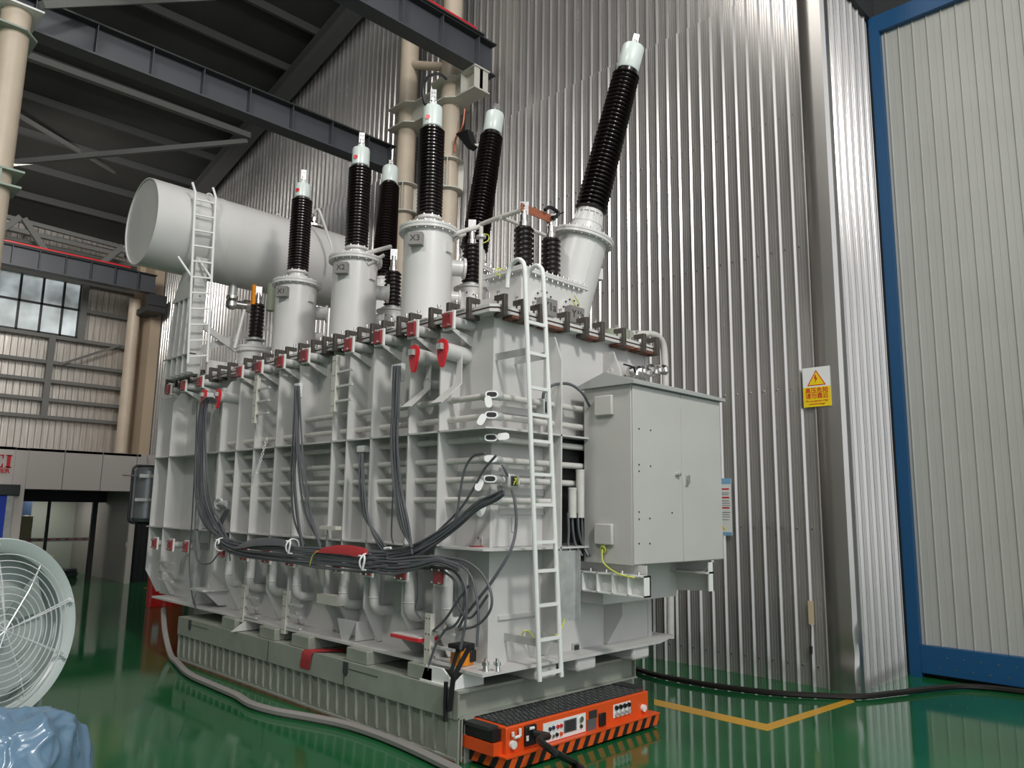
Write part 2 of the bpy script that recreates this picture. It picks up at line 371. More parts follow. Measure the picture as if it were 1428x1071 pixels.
# ---------------------------------------------------------------- crane runway beams
def crane_beam(x0, x1, y, z0, z1, label, stiff, rail=None, w=.34):
    t = thing('crane_beam', label, 'beam', (x1, y, z0)); mb = MB()
    mb.box(x0, x1, y-.012, y+.012, z0+.03, z1-.03); mb.box(x0, x1, y-w/2, y+w/2, z0, z0+.03)
    mb.build('bottom_web', 'gdark', t); MB().box(x0, x1, y-w/2, y+w/2, z1-.03, z1).build('top_flange', 'dark', t)
    for x in stiff:
        if x > 1.5: MB().box(x-.008, x+.008, y-w/2+.02, y+w/2-.02, z0+.03, z1-.03).build('stiffener', 'gdark', t)
    if rail: MB().box(x0, x1-rail, y-.20, y-.16, z1+.03, z1+.08).build('red_conductor_rail', 'redb', t); MB().box(x0, x1-rail+.2, y-.21, y+.05, z1, z1+.03).build('rail_foot', 'dark', t)
    return t
crane_beam(-8, 9.8, 10.62, 10.8, 11.5, 'dark grey crane runway beam with red rail at the top of the picture', [9.35-.93*k for k in range(14)], .57)
crane_beam(-8, 9.4, 13.4, 9.52, 10.1, 'long dark grey crane runway beam crossing the roof without a red rail', [9.3]+[8.72-.9*k for k in range(15)])
crane_beam(-8, 9.5, 27.4, 9.42, 10.08, 'dark crane beam with red rail in front of the back wall window', [8.9-.75*k for k in range(16)], .9)
# cream pipe columns
def pipe_column(x, y, label, z1, bands=()):
    t = thing('pipe_column', label, 'column', (x, y, 0)); MB().cyl((x, y, 0), (x, y, z1), .2, n=28).build('pipe', 'cream', t)
    for zb in bands:
        mb = MB().lathe((x, y, zb), (0, 0, 1), [(.2, 0), (.31, 0), (.31, .025), (.2, .025)], 28)
        mb.lathe((x, y, zb+.62), (0, 0, 1), [(.2, 0), (.31, 0), (.31, .025), (.2, .025)], 28)
        for k in range(4):
            a = PI/4+k*PI/2; c = Vector((x+.255*math.cos(a), y+.255*math.sin(a), zb+.32)); mb.obox(c, (.055, .008, .3), Matrix.Rotation(a, 3, 'Z'))
        mb.build('collar', 'pale', t)
    return t
ya, yb = 11.38, 12.84
pc = pipe_column(9.4, ya, 'cream round column behind the middle upright bushing, its collars pale', 16, (hx(628, 258, 9.2).z,))
pc2 = pipe_column(9.4, yb, 'cream round column left of its twin, rising behind the bushings', 13.5, (hx(567, 290, 9.2).z,))
XL = hy(9, 130, yb).x
pipe_column(XL, yb, 'cream round column at the left edge of the picture', 9.5)
for a_, b_, r_, l_ in (((9.4, ya, 8.8), (9.4, yb-.1, 7.9), .07, 'middle'), ((9.4, yb, 11.9), (9.4, ya+.1, 11.25), .09, 'top'), ((9.4, yb, 7.2), (9.4, ya, 8.1), .07, 'lowest')):
    tag(MB().cyl(a_, b_, r_).build('column_brace', 'cream'), 'cream diagonal tube bracing the pair of round columns, %s one' % l_, 'brace')
zb = hx(640, 130, 9.4).z
t = thing('column_bracket', 'pale flanged bracket on the cream columns carrying the red railed beam', 'bracket', (9.4, ya, 9.3))
za, zc = 10.31, 10.80
pl = [(9.08, yb+.3), (9.08, yb-.3), (9.25, yb-.45), (9.25, ya+.4), (9.05, ya+.22), (9.05, ya-.22), (9.2, ya-.4), (9.2, 10.42), (9.6, 10.42), (9.6, ya-.4), (9.75, ya-.22), (9.75, ya+.22), (9.6, ya+.4), (9.6, yb-.45), (9.72, yb-.3), (9.72, yb+.3)]
zt = zc
MB().prism(pl, 'z', za, za+.03).build('lower_flange', 'pale', t); MB().prism(pl, 'z', zt-.03, zt).build('upper_flange', 'pale', t)
mb = MB().box(9.36, 9.44, 10.45, yb+.25, za+.03, zt-.03); mb.box(9.22, 9.58, 10.45, 10.47, za+.03, zt-.03); mb.box(9.22, 9.58, 10.85, 10.87, za+.03, zt-.03)
mb.build('web', 'pale', t)
t = thing('column_bracket', 'green bracket under the crane beam on the left edge column', 'bracket', (XL, yb, 9))
p = hy(25, 28, 12.9)
MB().prism([(XL-.28, 12.55), (XL+.10, 12.55), (XL+.3, 12.8), (XL+.3, 13.55), (XL-.28, 13.55)], 'z', 9.1, 9.13).box(XL-.02, XL+.02, 13.06, 13.5, 9.13, 9.47).build('flange', 'greenp', t)
MB().prism([(XL-.28, 12.55), (XL+.3, 12.55), (XL+.3, 13.55), (XL-.28, 13.55)], 'z', 9.47, 9.50).build('top_flange', 'white', t)
zq = hy(15, 250, 12.6).z
tag(MB().prism([(XL-.3, 12.55), (XL+.28, 12.55), (XL+.28, 13.1), (XL-.3, 13.1)], 'z', zq-.12, zq-.09).prism([(XL-.3, 12.55), (XL+.3, 12.55), (XL+.3, 13.1), (XL-.3, 13.1)], 'z', zq+.12, zq+.15).box(XL-.02, XL+.02, 12.56, 12.64, zq-.1, zq+.13).build('column_collar', 'greenp'), 'pale green collar bracket low on the left edge column', 'bracket')
# black floodlight beside the column, orange wires, black hose at the bushing top
p = hx(652, 195, 9.3)
t = thing('floodlight', 'small black lamp on a bracket right of the cream column collar', 'lamp', p)
MB().prism([(p.y+.25, p.z+.18), (p.y-.10, p.z+.15), (p.y-.16, p.z-.06), (p.y-.25, p.z-.22), (p.y-.12, p.z-.26), (p.y+.05, p.z-.05)], 'x', p.x-.1, p.x+.06).build('housing', 'black', t)
MB().cyl((p.x, p.y-.18, p.z-.18), (p.x+.2, p.y-.42, p.z-.2), .035).build('arm', 'pale', t)
tag(MB().tube(smooth([hx(648, 152, 9.3), hx(645, 175, 9.3), hx(636, 192, 9.3), hx(634, 212, 9.3)]), .02, 6).build('orange_wire', 'copper'), 'thin orange wire hanging beside the cream column', 'wire')
# far column pair and plaster pillar at the back
pipe_column(9.3, 28.6, 'distant thin cream pipe column beside the back window', 9.4)
tag(MB().box(9.75, 10.1, 28.2, 29.6, 0, 12.3).box(9.56, 9.75, 29.2, 29.6, 0, 12.4).build('pillar', 'concrete'), 'tan square pillar in the far corner of the hall', 'pillar')
tag(MB().box(9.3, 9.9, 27.25, 27.55, 9.0, 9.4).prism([(9.3, 8.8), (9.9, 8.8), (9.9, 9.0), (9.3, 9.0)], 'y', 27.3, 28.6).build('beam_shoe', 'dark'), 'dark shoe under the far end of the back crane beam', 'bracket')
# ---------------------------------------------------------------- office at the far left
X1 = 8.03
of = struct(MB().box(-4, 4.95, 23.0, 23.1, 2.6, 3.57), 'wall_office', 'office')
mb = MB().box(-4, 8.03, 23.0, 28.5, 3.5, 3.57); struct(mb, 'wall_office', 'office')
mb = MB().box(4.955, 5.245, 23.0, 23.12, 0, 3.56); struct(mb, 'wall_office', 'office')
mb = MB()
for a, b in ((5.25, 6.09), (6.10, 7.03), (7.04, 7.93), (7.94, 8.20)): mb.box(a, b-.006, 23.0, 23.1, 2.52, 3.565)
mb.box(7.9, 8.03, 23.0, 23.1, 0, 2.52); struct(mb, 'wall_office', 'office')
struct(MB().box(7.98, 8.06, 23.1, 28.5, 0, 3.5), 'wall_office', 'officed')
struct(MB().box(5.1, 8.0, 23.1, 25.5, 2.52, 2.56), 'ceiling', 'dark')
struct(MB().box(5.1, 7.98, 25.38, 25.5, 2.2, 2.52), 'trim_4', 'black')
struct(MB().box(8.2, 9.9, 23.05, 23.12, 2.5, 3.57), 'wall_office', 'office'); struct(corrugate(8.1, 9.9, 23.4, -1, 'x', 0, 2.5, pitch=.15, depth=.03), 'wall_office', 'dark')
struct(MB().box(4.0, 7.98, 28.3, 28.4, 0, 3.5), 'wall_office', 'inside')
struct(MB().box(4.0, 7.98, 25.6, 28.3, 2.6, 2.65), 'ceiling', 'inside')
dr = struct(MB().box(5.5, 6.42, 25.41, 25.43, 0, 2.2), 'door_1', 'glass'); dr2 = struct(MB().box(6.5, 7.62, 25.41, 25.43, 0, 2.2), 'door_2', 'glass')
mb = MB().box(6.43, 6.50, 25.38, 25.46, 0, 2.22); struct(mb, 'door_frame', 'black', dr)
struct(MB().box(7.62, 7.75, 25.36, 25.48, 0, 2.22), 'door_frame', 'black', dr2)
mb = MB()
for k in range(9):
    x = 5.55+k*.235
    mb.box(x, x+.10, 25.400, 25.404, 1.105, 1.15)
struct(mb, 'door_sticker_band', 'red', dr2)
struct(MB().box(5.5, 7.62, 25.403, 25.406, 1.07, 1.17), 'door_sticker_band', 'nbox', dr2)
tag(MB().box(5.6, 6.28, 26.2, 26.8, 0, 1.78).build('storage_locker', 'beige', bevel=.01), 'tan locker standing behind the left glass door of the office', 'locker')
tag(MB().box(5.5, 6.5, 27.4, 27.6, 0, 2.6).build('partition', 'navy'), 'dark blue partition behind the tan locker', 'partition')
t = thing('waste_bin', 'black bin with a yellow lid rim inside the glass doors', 'bin', (6.72, 26.3, 0))
MB().lathe((6.72, 26.3, 0), (0, 0, 1), [(.17, 0), (.22, .55), (.2, .55), (.16, .03)], 20).build('bucket', 'black', t); MB().lathe((6.72, 26.3, .55), (0, 0, 1), [(.2, 0), (.235, 0), (.235, .05), (.2, .05)], 20).build('rim', 'yel', t)
tag(MB().lathe((7.25, 25.9, 0), (0, 0, 1), [(.25, 0), (.28, .05), (.28, .12), (.25, .16), (.27, .2), (.22, .26), (0, .26)], 20).build('floor_stool', 'dark'), 'low round dark stool behind the right glass door', 'stool')
tag(MB().box(4.2, 5.12, 22.86, 22.98, 2.34, 2.62).build('shutter_box', 'dark', bevel=.02), 'dark grey roller box over the blue screen at the left edge', 'roller box')
t = thing('display_screen', 'blue screen in a grey frame at the left edge beside the office column', 'screen', (4.6, 22.95, 0))
MB().box(4.0, 4.86, 22.93, 22.96, .7, 2.34).build('screen', 'blue2', t); MB().box(4.86, 5.0, 22.9, 22.98, .3, 2.36).build('frame', 'galv', t)
mb = MB().box(7.84, 7.9, 23.6, 23.62, 1.2, 1.3)
tag(MB().box(7.955, 7.975, 23.25, 23.35, .98, 1.1).build('wall_socket', 'white', bevel=.003), 'small white socket on the grey side wall of the office recess', 'socket')
# the red lettering
t = thing('wall_lettering', 'red company lettering on the office fascia at the left edge', 'sign', (4.6, 22.99, 2.95))
def serif(mb, kind, x, z, h, w, y=22.985, d=.012):
    s = .05
    if kind == 'I': mb.box(x+w/2-s*.8, x+w/2+s*.8, y-d, y, z, z+h); mb.box(x, x+w, y-d, y, z, z+.025); mb.box(x, x+w, y-d, y, z+h-.025, z+h)
    if kind == 'E':
        mb.box(x+.03, x+.03+2*s*.8, y-d, y, z, z+h); mb.box(x, x+w, y-d, y, z, z+.028); mb.box(x, x+w, y-d, y, z+h-.028, z+h); mb.box(x+.05, x+w*.72, y-d, y, z+h*.5-.014, z+h*.5+.014)
        mb.box(x+w-.03, x+w, y-d, y, z, z+.1); mb.box(x+w-.03, x+w, y-d, y, z+h-.09, z+h); mb.box(x+w*.72-.02, x+w*.72, y-d, y, z+h*.5-.06, z+h*.5+.06)
e = serif; mb = MB(); e(mb, 'I', 4.74, 3.04, .32, .15); mb.build('letter', 'redb', t)
mb = MB(); e(mb, 'E', 4.38, 3.04, .32, .32); mb.build('letter', 'redb', t)
text('MER', .15, (4.70, 22.984, 2.955), (1, 0, 0), (0, 0, 1), 'redb', 'small_letters', t, bold=.004, xs=1.15)
# floor lines
tag(MB().prism([tuple(hz(*p, 0).xy) for p in ((912, 975), (1069, 1010), (1186, 974), (1192, 979), (1070, 1019.5), (912, 983))], 'z', .0005, .003).build('floor_line', 'yellow'), 'yellow painted line turning a corner on the green floor at right', 'floor marking')
tag(MB().prism([(7.9, 21.5), (9.6, 21.5), (9.6, 21.6), (7.9, 21.6)], 'z', .0005, .003).build('floor_line', 'yellow'), 'yellow painted line on the floor beside the office', 'floor marking')
# ---------------------------------------------------------------- signs on the corrugated wall
t = thing('warning_sign', 'yellow and white high voltage warning sign on the corrugated wall', 'sign', (Xw-.06, 4.8, 3.3))
A = hx(1119.5, 514, Xw-.05); B = hx(1160, 567, Xw-.05); y1 = hx(1120, 540, Xw-.05).y; y0 = hx(1158.5, 540, Xw-.05).y; z1 = hx(1138, 512, Xw-.05).z; z0 = hx(1141, 567, Xw-.05).z
xs_ = Xw-.055; W = y1-y0; Hh = z1-z0; yc = (y0+y1)/2
MB().box(xs_, xs_+.006, y0, y1, z0, z1).build('board', 'white', t)
MB().box(xs_-.002, xs_, y0, y1, z0, z0+Hh*.5).build('yellow_field', 'yel', t)
MB().prism([(yc-W*.34, z0+Hh*.535), (yc+W*.34, z0+Hh*.535), (yc, z0+Hh*.93)], 'x', xs_-.002, xs_).build('triangle_border', 'redb', t)
MB().prism([(yc-W*.285, z0+Hh*.555), (yc+W*.285, z0+Hh*.555), (yc, z0+Hh*.885)], 'x', xs_-.003, xs_-.001).build('triangle', 'yel', t)
MB().prism([(yc-.00*W, z0+Hh*.80), (yc+.045*W, z0+Hh*.80), (yc+.075*W, z0+Hh*.70), (yc+.02*W, z0+Hh*.71), (yc+.05*W, z0+Hh*.60), (yc-.055*W, z0+Hh*.73), (yc+.0*W, z0+Hh*.725)], 'x', xs_-.005, xs_-.003).build('lightning_bolt', 'redb', t)
U = (0, -1, 0); V = (0, 0, 1)
text('高压危险', W*.21, (xs_-.003, yc, z0+Hh*.405), U, V, 'redb', 'sign_text', t, bold=.0006)
text('请勿靠近', W*.21, (xs_-.003, yc, z0+Hh*.265), U, V, 'redb', 'sign_text', t, bold=.0006)
text('Do not approach High', W*.088, (xs_-.003, yc, z0+Hh*.15), U, V, 'redb', 'sign_text', t)
text('potential danger', W*.088, (xs_-.003, yc, z0+Hh*.075), U, V, 'redb', 'sign_text', t)
t = thing('notice_board', 'white notice board with blue edges half hidden behind the grey cabinet', 'notice', (Xw-.06, 6, 1.9))
xn = Xw-.055; yr = hx(1020, 705, xn).y; yl = yr+.32; zt = hx(1018, 667, xn).z; zb_ = hx(1019, 747, xn).z
MB().box(xn, xn+.008, yr, yl, zb_, zt).build('board', 'white', t)
h = zt-zb_; mb = MB().box(xn-.002, xn, yr, yl, zt-h*.1, zt).box(xn-.002, xn, yr, yl, zb_, zb_+h*.06); mb.build('blue_bands', mat('pale_blue_print', (.22, .42, .62, 1), .4), t)
mb = MB()
for f in (.80, .65, .47): mb.box(xn-.002, xn, yr+.03, yl-.03, zb_+h*f, zb_+h*f+.02)
mb.build('red_bars', 'redb', t)
mb = MB()
for f in (.74, .71, .60, .56, .52, .40, .36, .32, .27): mb.box(xn-.002, xn, yr+.02+.03*random.random(), yl-.05*random.random()-.02, zb_+h*f, zb_+h*f+.006)
mb.build('text_lines', 'dark', t)
MB().prism([(yr+.10, zb_+h*.1), (yr+.22, zb_+h*.1), (yr+.16, zb_+h*.2)], 'x', xn-.003, xn).build('warning_triangle', 'yel', t)
tag(MB().box(Xw-.045, Xw-.03, hx(1136, 848, Xw).y, hx(1129, 848, Xw).y, hx(1132, 870, Xw).z, hx(1132, 838, Xw).z).build('paper_tag', 'beige'), 'small beige paper tag stuck low on the corrugated wall', 'tag')
tag(MB().tube([hx(1131, 872, Xw-.04), hx(1131, 900, Xw-.04), hx(1132, 962, Xw-.04)], .006, 5).cyl(hx(1131, 901, Xw-.05), hx(1131, 912, Xw-.05), .02).build('wall_wire', 'black'), 'thin black wire with a small plug hanging below the beige tag', 'wire')
# ================================================================ TRANSPORT BASE
XO, YO, TX, TY, TR = 4.86, 5.17, 5.12, 5.42, 7.69   # rib faces / tank walls
base = thing('transport_base', 'grey green steel transport base with a ribbed side standing on the floor under the tank', 'base frame', (4.7, 5.34, 0))
BX0, BX1, BY0, BY1 = 4.70, 7.34, 5.34, 11.42
mb = MB().box(BX0, BX0+.02, BY0, BY1, .37, .59); mb.box(BX1-.02, BX1, BY0+.02, BY1, .37, .59)
mb.box(BX0, BX1, BY0, BY1, .59, .61); mb.box(BX0+.02, BX1-.02, BY1-.02, BY1, .37, .59)
mb.build('deck_frame', 'base', base)
mb = MB().box(BX0+.02, BX1, BY0+.06, BY0+.075, .38, .6); mb.box(BX0+.005, BX1, BY0, BY0+.16, .37, .385); mb.box(BX0+.005, BX1, BY0, BY0+.16, .585, .5899)
mb.build('end_beam', 'base', base)
MB().box(BX0+.05, BX0+.07, BY0+.04, BY1, .05, .37).box(BX1-.07, BX1-.05, BY0+.5, BY1, .0, .37).build('side_web', 'base', base)
n = 34
for k in range(n):
    y = BY0+.16+k*(BY1-BY0-.2)/(n-1); MB().prism([(BX0+.005, .37), (BX0+.055, .37), (BX0+.055, .045), (BX0+.02, .06), (BX0+.005, .12)], 'y', y-.012, y+.012).build('side_rib', 'base', base)
mb = MB().box(BX0, BX0+.1, BY0+.02, BY1, .03, .05); mb.build('bottom_flange', 'base', base)
MB().box(BX0-.005, BX0+.12, BY0+.02, BY1, 0, .032).build('rusty_skid', 'rust', base)
MB().box(BX1-.2, BX1-.02, BY0+.05, BY0+.2, .0, .37).build('corner_post', 'base', base)
mb = MB().box(BX0+.01, BX0+.03, BY0+.0, BY0+.14, .0, .37).box(BX0+.05, BX0+.065, BY0+.0, BY0+.1, .02, .37).box(BX0+.09, BX0+.20, BY0+.0, BY0+.015, .0, .37)
mb.build('corner_post', 'base', base)
# seams and lifting slots in the upper side plate, small grey blocks
for px, py in ((374, 900), (480, 935)): y = yat(px, BX0, .5); MB().box(BX0-.004, BX0+.001, y-.004, y+.004, .372, .608).build('plate_seam', 'dark', base)
for px in (264, 480): y = yat(px, BX0, .55); MB().box(BX0-.003, BX0+.001, y-.6, y, .54, .547).build('plate_seam', 'dark', base)
for px in (264, 481):
    y = yat(px+1, BX0, .55); a = [(y-.045, .605), (y+.045, .605), (y+.045, .50), (y+.02, .465), (y-.02, .465), (y-.045, .50)]
    MB().prism(a, 'x', BX0-.006, BX0+.001).build('lifting_slot', 'dark', base)
# support blocks between base and tank
for i, px in enumerate((318, 372, 418, 497, 585)):
    y = yat(px, BX0+.03, .67); mb = MB().box(BX0+.03, BX0+.6, y-.19, y+.19, .61, .748)
    tag(mb.build('support_block', 'base', bevel=.01), 'grey steel block carrying the tank on the base, %s from the far end' % ORD[i+1], 'block', 'support blocks under the long side')
for i, px in enumerate((740, 796, 872)):
    x = xat(px+13, 5.28, .67); mb = MB().box(x-.17, x+.13, 5.17, 5.8, .605, .748)
    tag(mb.build('support_block', 'tank', bevel=.03), 'pale rounded steel block under the short side of the tank, %s from the near corner' % ORD[i+1], 'block', 'support blocks under the short side')

# ================================================================ TANK
FP = .75
tank = thing('transformer_tank', 'huge light grey ribbed steel transformer tank raised on the base', 'transformer tank', (TX, TY, FP))
Yend = 13.2
mb = MB().box(TX, TR, TY, Yend+.1, FP, 4.10); mb.build('wall', 'tank', tank)
mb = MB().prism([(4.80, 5.14), (7.50, 5.14), (8.0, 5.3), (8.0, 13.0), (4.80, 12.75)], 'z', FP-.005, FP+.02); mb.build('floor_plate', 'tank', tank)
def shelf(z, y1, t=.018, cut=.0):
    return MB().prism([(XO, YO+.06), (XO+.06, YO), (TR+.05, YO), (TR+.05, TY+.05), (TX+.02, TY+.05), (TX+.02, y1), (XO, y1)], 'z', z-t, z)
shelf(2.955, 13.3).build('stiffener_shelf', 'tank', tank); shelf(1.835, 13.4).build('stiffener_shelf', 'tank', tank)
ribs = [5.915, 6.41, 7.08, 7.56, 7.87, 8.69, 9.22, 9.81, 10.34, 10.86, 12.70, 13.27]
for i, y in enumerate(ribs):
    last = i > 9
    top = 3.95 if i not in (9, 10, 4) else 3.98
    pts = [(TX+.01, .78), (TX-.06, .78), (XO+.012, 1.12), (XO, 1.14), (XO, top-.18 if i in (9, 10) else top), (XO+.10, top), (TX+.01, top+.08)]
    MB().prism(pts, 'y', y-.009, y+.009).build('rib', 'tank', tank)
for x in (5.86, 6.86):
    pts = [(TY+.01, .78), (TY-.05, .78), (YO, 1.1), (YO, 3.72), (YO+.1, 3.98), (TY+.01, 4.0)]
    MB().prism(pts, 'x', x-.01, x+.01).build('rib', 'tank', tank)
MB().box(TR-.03, TR+.04, TY-.01, TY+.02, FP, 4.1).build('rib', 'tank', tank)
# low relief plates on the tank wall in the wide left bay and on the short side
mb = MB().box(TX-.02, TX, 11.5, 12.1, 1.9, 3.95).box(TX-.02, TX, 11.5, 12.1, .9, 1.8); mb.box(TX-.025, TX-.018, 11.45, 12.1, 2.5, 2.51).box(TX-.025, TX-.018, 11.45, 12.1, 3.3, 3.31)
mb.build('patch_plate', 'tank', tank)
for z in (3.17, 2.56, 2.37, 2.18): MB().box(TX+.1, 5.84, TY-.025, TY, z-.035, z+.035).build('wall_batten', 'tank', tank)
MB().box(TX+.12, 5.80, TY-.02, TY, 1.16, 1.2).build('weld_batten', 'tank', tank)
# corner cover plate standing proud of the vertical edge
# conduits running through the ribs
CZ = [3.265, 3.07, 2.855, 2.655, 2.47, 2.275]; CXX, CYY = 4.99, 5.29
for i, z in enumerate(CZ):
    yend = 8.68 if i == 0 else 10.84 if i < 5 else 10.3
    xe = 5.852
    mb = MB().cyl((CXX, CYY+.08, z), (CXX, yend, z), .032, n=12)
    if i == 4: mb.cyl((5.07, CYY, z), (5.16, CYY, z), .032, n=12).cyl((5.30, CYY, z), (6.9, CYY, z), .032, n=12)
    elif i == 0: mb.cyl((5.07, CYY, z), (5.72, CYY, z), .032, n=12).cyl((5.80, CYY, z), (7.6, CYY, z), .032, n=12)
    else: mb.cyl((5.07, CYY, z), (6.9 if i < 4 else 5.9, CYY, z), .032, n=12)
    for yy in (7.2, 8.4, 6.7): mb.cyl((CXX, yy+.1*i, z), (CXX, yy+.02+.1*i, z), .036, n=12) if i % 2 == 0 else None
    c = mb.build('conduit', 'tube', tank)
    # corner conduit body with its opening and a loose white cover
    mb = MB(); ctr = Vector((CXX-.02, CYY-.02, z)); R = Matrix.Rotation(-PI/4, 3, 'Z')
    # rounded elbow body lying across the corner
    P = [(CXX, CYY+.12, z), (CXX-.005, CYY+.05, z), (CXX+.05, CYY-.005, z), (CXX+.12, CYY, z)]
    mb.tube(smooth(P, 4), .042, 12); mb.build('elbow_body', 'galv', c)
    nrm = Vector((-.70, -.70, .12)).normalized(); u = Vector((.7, -.7, 0)).normalized(); w = nrm.cross(u)
    o0 = Vector((CXX-.012, CYY-.012, z))+nrm*.022
    def oval(o0, u, w, n_, a, b, t, k=20):
        m = MB(); pts = []
        for q in range(k):
            an = 2*PI*q/k; cx_ = math.copysign(abs(math.cos(an))**.6, math.cos(an)); sy = math.copysign(abs(math.sin(an))**.8, math.sin(an)); pts.append(o0+u*(cx_*a)+w*(sy*b))
        m.add(pts+[p+n_*t for p in pts], [tuple(range(k)), tuple(range(2*k-1, k-1, -1))]+[(q, (q+1) % k, k+(q+1) % k, k+q) for q in range(k)]); return m
    oval(o0, u, w, nrm, .062, .036, .012).build('opening_rim', 'white', c)
    if i != 3: oval(o0+nrm*.011, u, w, nrm, .048, .024, .003).build('opening', 'black', c)
    ang = [(.2, -1), (-.45, -.85), (1, .12), (0, 0), (-.35, -.9), (-.45, -1.0)][i]
    side = [-.03, -.09, .115, 0, -.10, -.075][i]; dz = [-.075, -.05, .01, .0, -.06, -.10][i]
    d = (u*ang[0]+w*ang[1])
    if d.length < .1: d = u
    d.normalize(); e2 = nrm.cross(d)
    oval(o0+nrm*.016+u*side+w*dz, d, e2, nrm, .058, .034, .008).build('loose_cover', 'white', c)
# oil ports with red blanking plates, upper row with tubes, lower row with elbows
def port(y, z, low, small=False):
    mb = MB(); x0 = 4.80
    if not low:
        mb.cyl((x0+.02, y, z), (TX+.02, y, z), .052, n=16)
        mb.prism([(x0+.03, z-.06), (TX, z-.12), (TX, z-.22), (TX-.05, z-.2), (x0+.03, z-.08)], 'y', y-.006, y+.006)
    elif small: mb.cyl((x0+.02, y, z), (TX+.02, y, z), .05, n=12)
    else:
        r = .055; x1 = x0+.10; zl = 1.12
        P = [(x0+.02, y, z), (x0+.05, y, z)]+[(x1-.06+.06*math.sin(a), y, z-.06+.06*math.cos(a)) for a in (.4, .8, 1.2, 1.57)]+[(x1, y, zl+.12)]
        P += [(x1+.1-.1*math.cos(a), y, zl+.12-.1*math.sin(a)-.02) for a in (.3, .7, 1.1, 1.57)]+[(TX+.02, y, zl)]
        mb.tube(P, r, 14)
        mb.ring((x1, y, zl+.14), (0, 0, 1), r, .006, 16)
    o = mb.build('oil_port_pipe' if not low else 'oil_elbow_pipe', 'tank', tank)
    MB().box(x0, x0+.025, y-.082, y+.082, z-.095, z+.095).build('port_flange', 'white', o)
    MB().box(x0-.03, x0, y-.062, y+.062, z-.075, z+.075).build('red_cover_plate', 'red', o, bevel=.003)
    mb = MB()
    for a in (-.05, .05):
        for b in (-.058, .058): mb.cyl((x0-.055, y+a, z+b), (x0+.04, y+a, z+b), .010, n=6)
    mb.build('cover_bolt', 'steel', o)
UP_Y = [5.74, 6.32, 6.92, 7.51, 8.485, 9.09, 9.69, 10.265, 11.57, 12.2, 12.79]
LO_Y = [5.76, 6.34, 6.94, 7.51, 8.54, 9.136, 9.736, 10.367]
for y in UP_Y: port(y, 4.04, False)
for y in LO_Y: port(y, 1.565, True)
for y in (11.59, 12.17, 12.80): port(y, 1.577, True, True)
# large valve stubs with red teardrop blanks
for y, z in ((6.27, 3.75), (5.815, 3.75), (11.39, 3.79), (10.89, 3.75)):
    xv = 4.78; mb = MB().cyl((xv+.03, y, z), (TX+.02, y, z-.02), .085, n=18)
    mb.build('valve_stub', 'tank', tank); o = tank.children[-1] if False else None
    st = [c for c in bpy.data.objects if c.name.startswith('valve_stub')][-1]
    pts = []
    for k in range(14):
        a = PI*k/13; pts.append((y+.075*math.cos(a), z+.04+.075*math.sin(a)))
    pts += [(y-.065, z-.04), (y-.03, z-.15), (y-.012, z-.175), (y+.012, z-.175), (y+.03, z-.15), (y+.065, z-.04)]
    MB().prism(pts, 'x', xv, xv+.03).build('red_blank', 'redb', st)
    MB().box(xv-.04, xv, y-.035, y+.035, z+.0, z+.06).build('nut_block', 'galv', st)
# folded bracket plates under the near valves, small vent valve
for y in (6.42, 5.93):
    mb = MB()
    a = [(XO+.02, 3.72), (XO-.0, 3.46), (4.80, 3.30)]
    ys = [(y-.20, y-.20), (y-.12, y-.28)]
    mb.add([(4.98, y-.14, 3.72), (4.98, y-.20, 3.72), (4.93, y-.16, 3.42), (4.93, y-.26, 3.42), (4.76, y-.0, 3.22), (4.76, y-.16, 3.22),
            (4.99, y-.14, 3.72), (4.99, y-.20, 3.72), (4.94, y-.16, 3.41), (4.94, y-.26, 3.41), (4.77, y-.0, 3.21), (4.77, y-.16, 3.21)],
           [(0, 1, 3, 2), (2, 3, 5, 4), (6, 8, 9, 7), (8, 10, 11, 9), (0, 2, 8, 6), (2, 4, 10, 8), (1, 7, 9, 3), (3, 9, 11, 5), (4, 5, 11, 10), (0, 6, 7, 1)])
    mb.build('folded_bracket', 'tank', tank)
p = hx(601, 536, 5.0)
mb = MB().cyl(p+Vector((-.05, 0, 0)), p+Vector((.12, 0, 0)), .05, n=16).ring(p+Vector((-.05, 0, 0)), (1, 0, 0), .052, .012, 16).cyl(p+Vector((-.02, 0, -.05)), p+Vector((-.02, 0, -.13)), .016, n=8)
mb.build('vent_valve', 'galv', tank)
# stand-off step brackets: perforated plate with three rungs back to the rib
def stepb(px, py0, py1, w, x, yr):
    A = hx(px, py0, x); B = hx(px, py1, x); y = (A.y+B.y)/2; h = w/2
    o = MB().box(x-.012, x, y-h, y+h, B.z, A.z).box(x, x+.04, y-h, y-h+.012, B.z, A.z).build('step_plate', 'pale', tank)
    mb = MB()
    for k in range(4):
        for s in (-.5, .5): mb.cyl((x-.0135, y+s*h, B.z+(A.z-B.z)*(.1+.27*k)), (x-.011, y+s*h, B.z+(A.z-B.z)*(.1+.27*k)), .008, n=8)
    mb.build('bolt_hole', 'black', o)
    for k in range(3):
        z = B.z+(A.z-B.z)*(.18+.26*k); MB().box(x, x+.03, y-.36, y-h, z-.012, z+.012).build('rung', 'tank', o)
for a in ((356, 524, 590, .085, 4.80, -1), (466, 497, 574, .085, 4.80, -1), (339, 815, 868, .085, 4.80, -1), (397, 823, 884, .085, 4.80, -1), (597, 855, 936, .085, 4.78, -1)): stepb(*a)
# left end steps
for z in (1.03, 1.17, 1.30): MB().box(4.84, 4.87, 12.15, 12.68, z-.012, z+.012).build('step_rung', 'tank', tank)
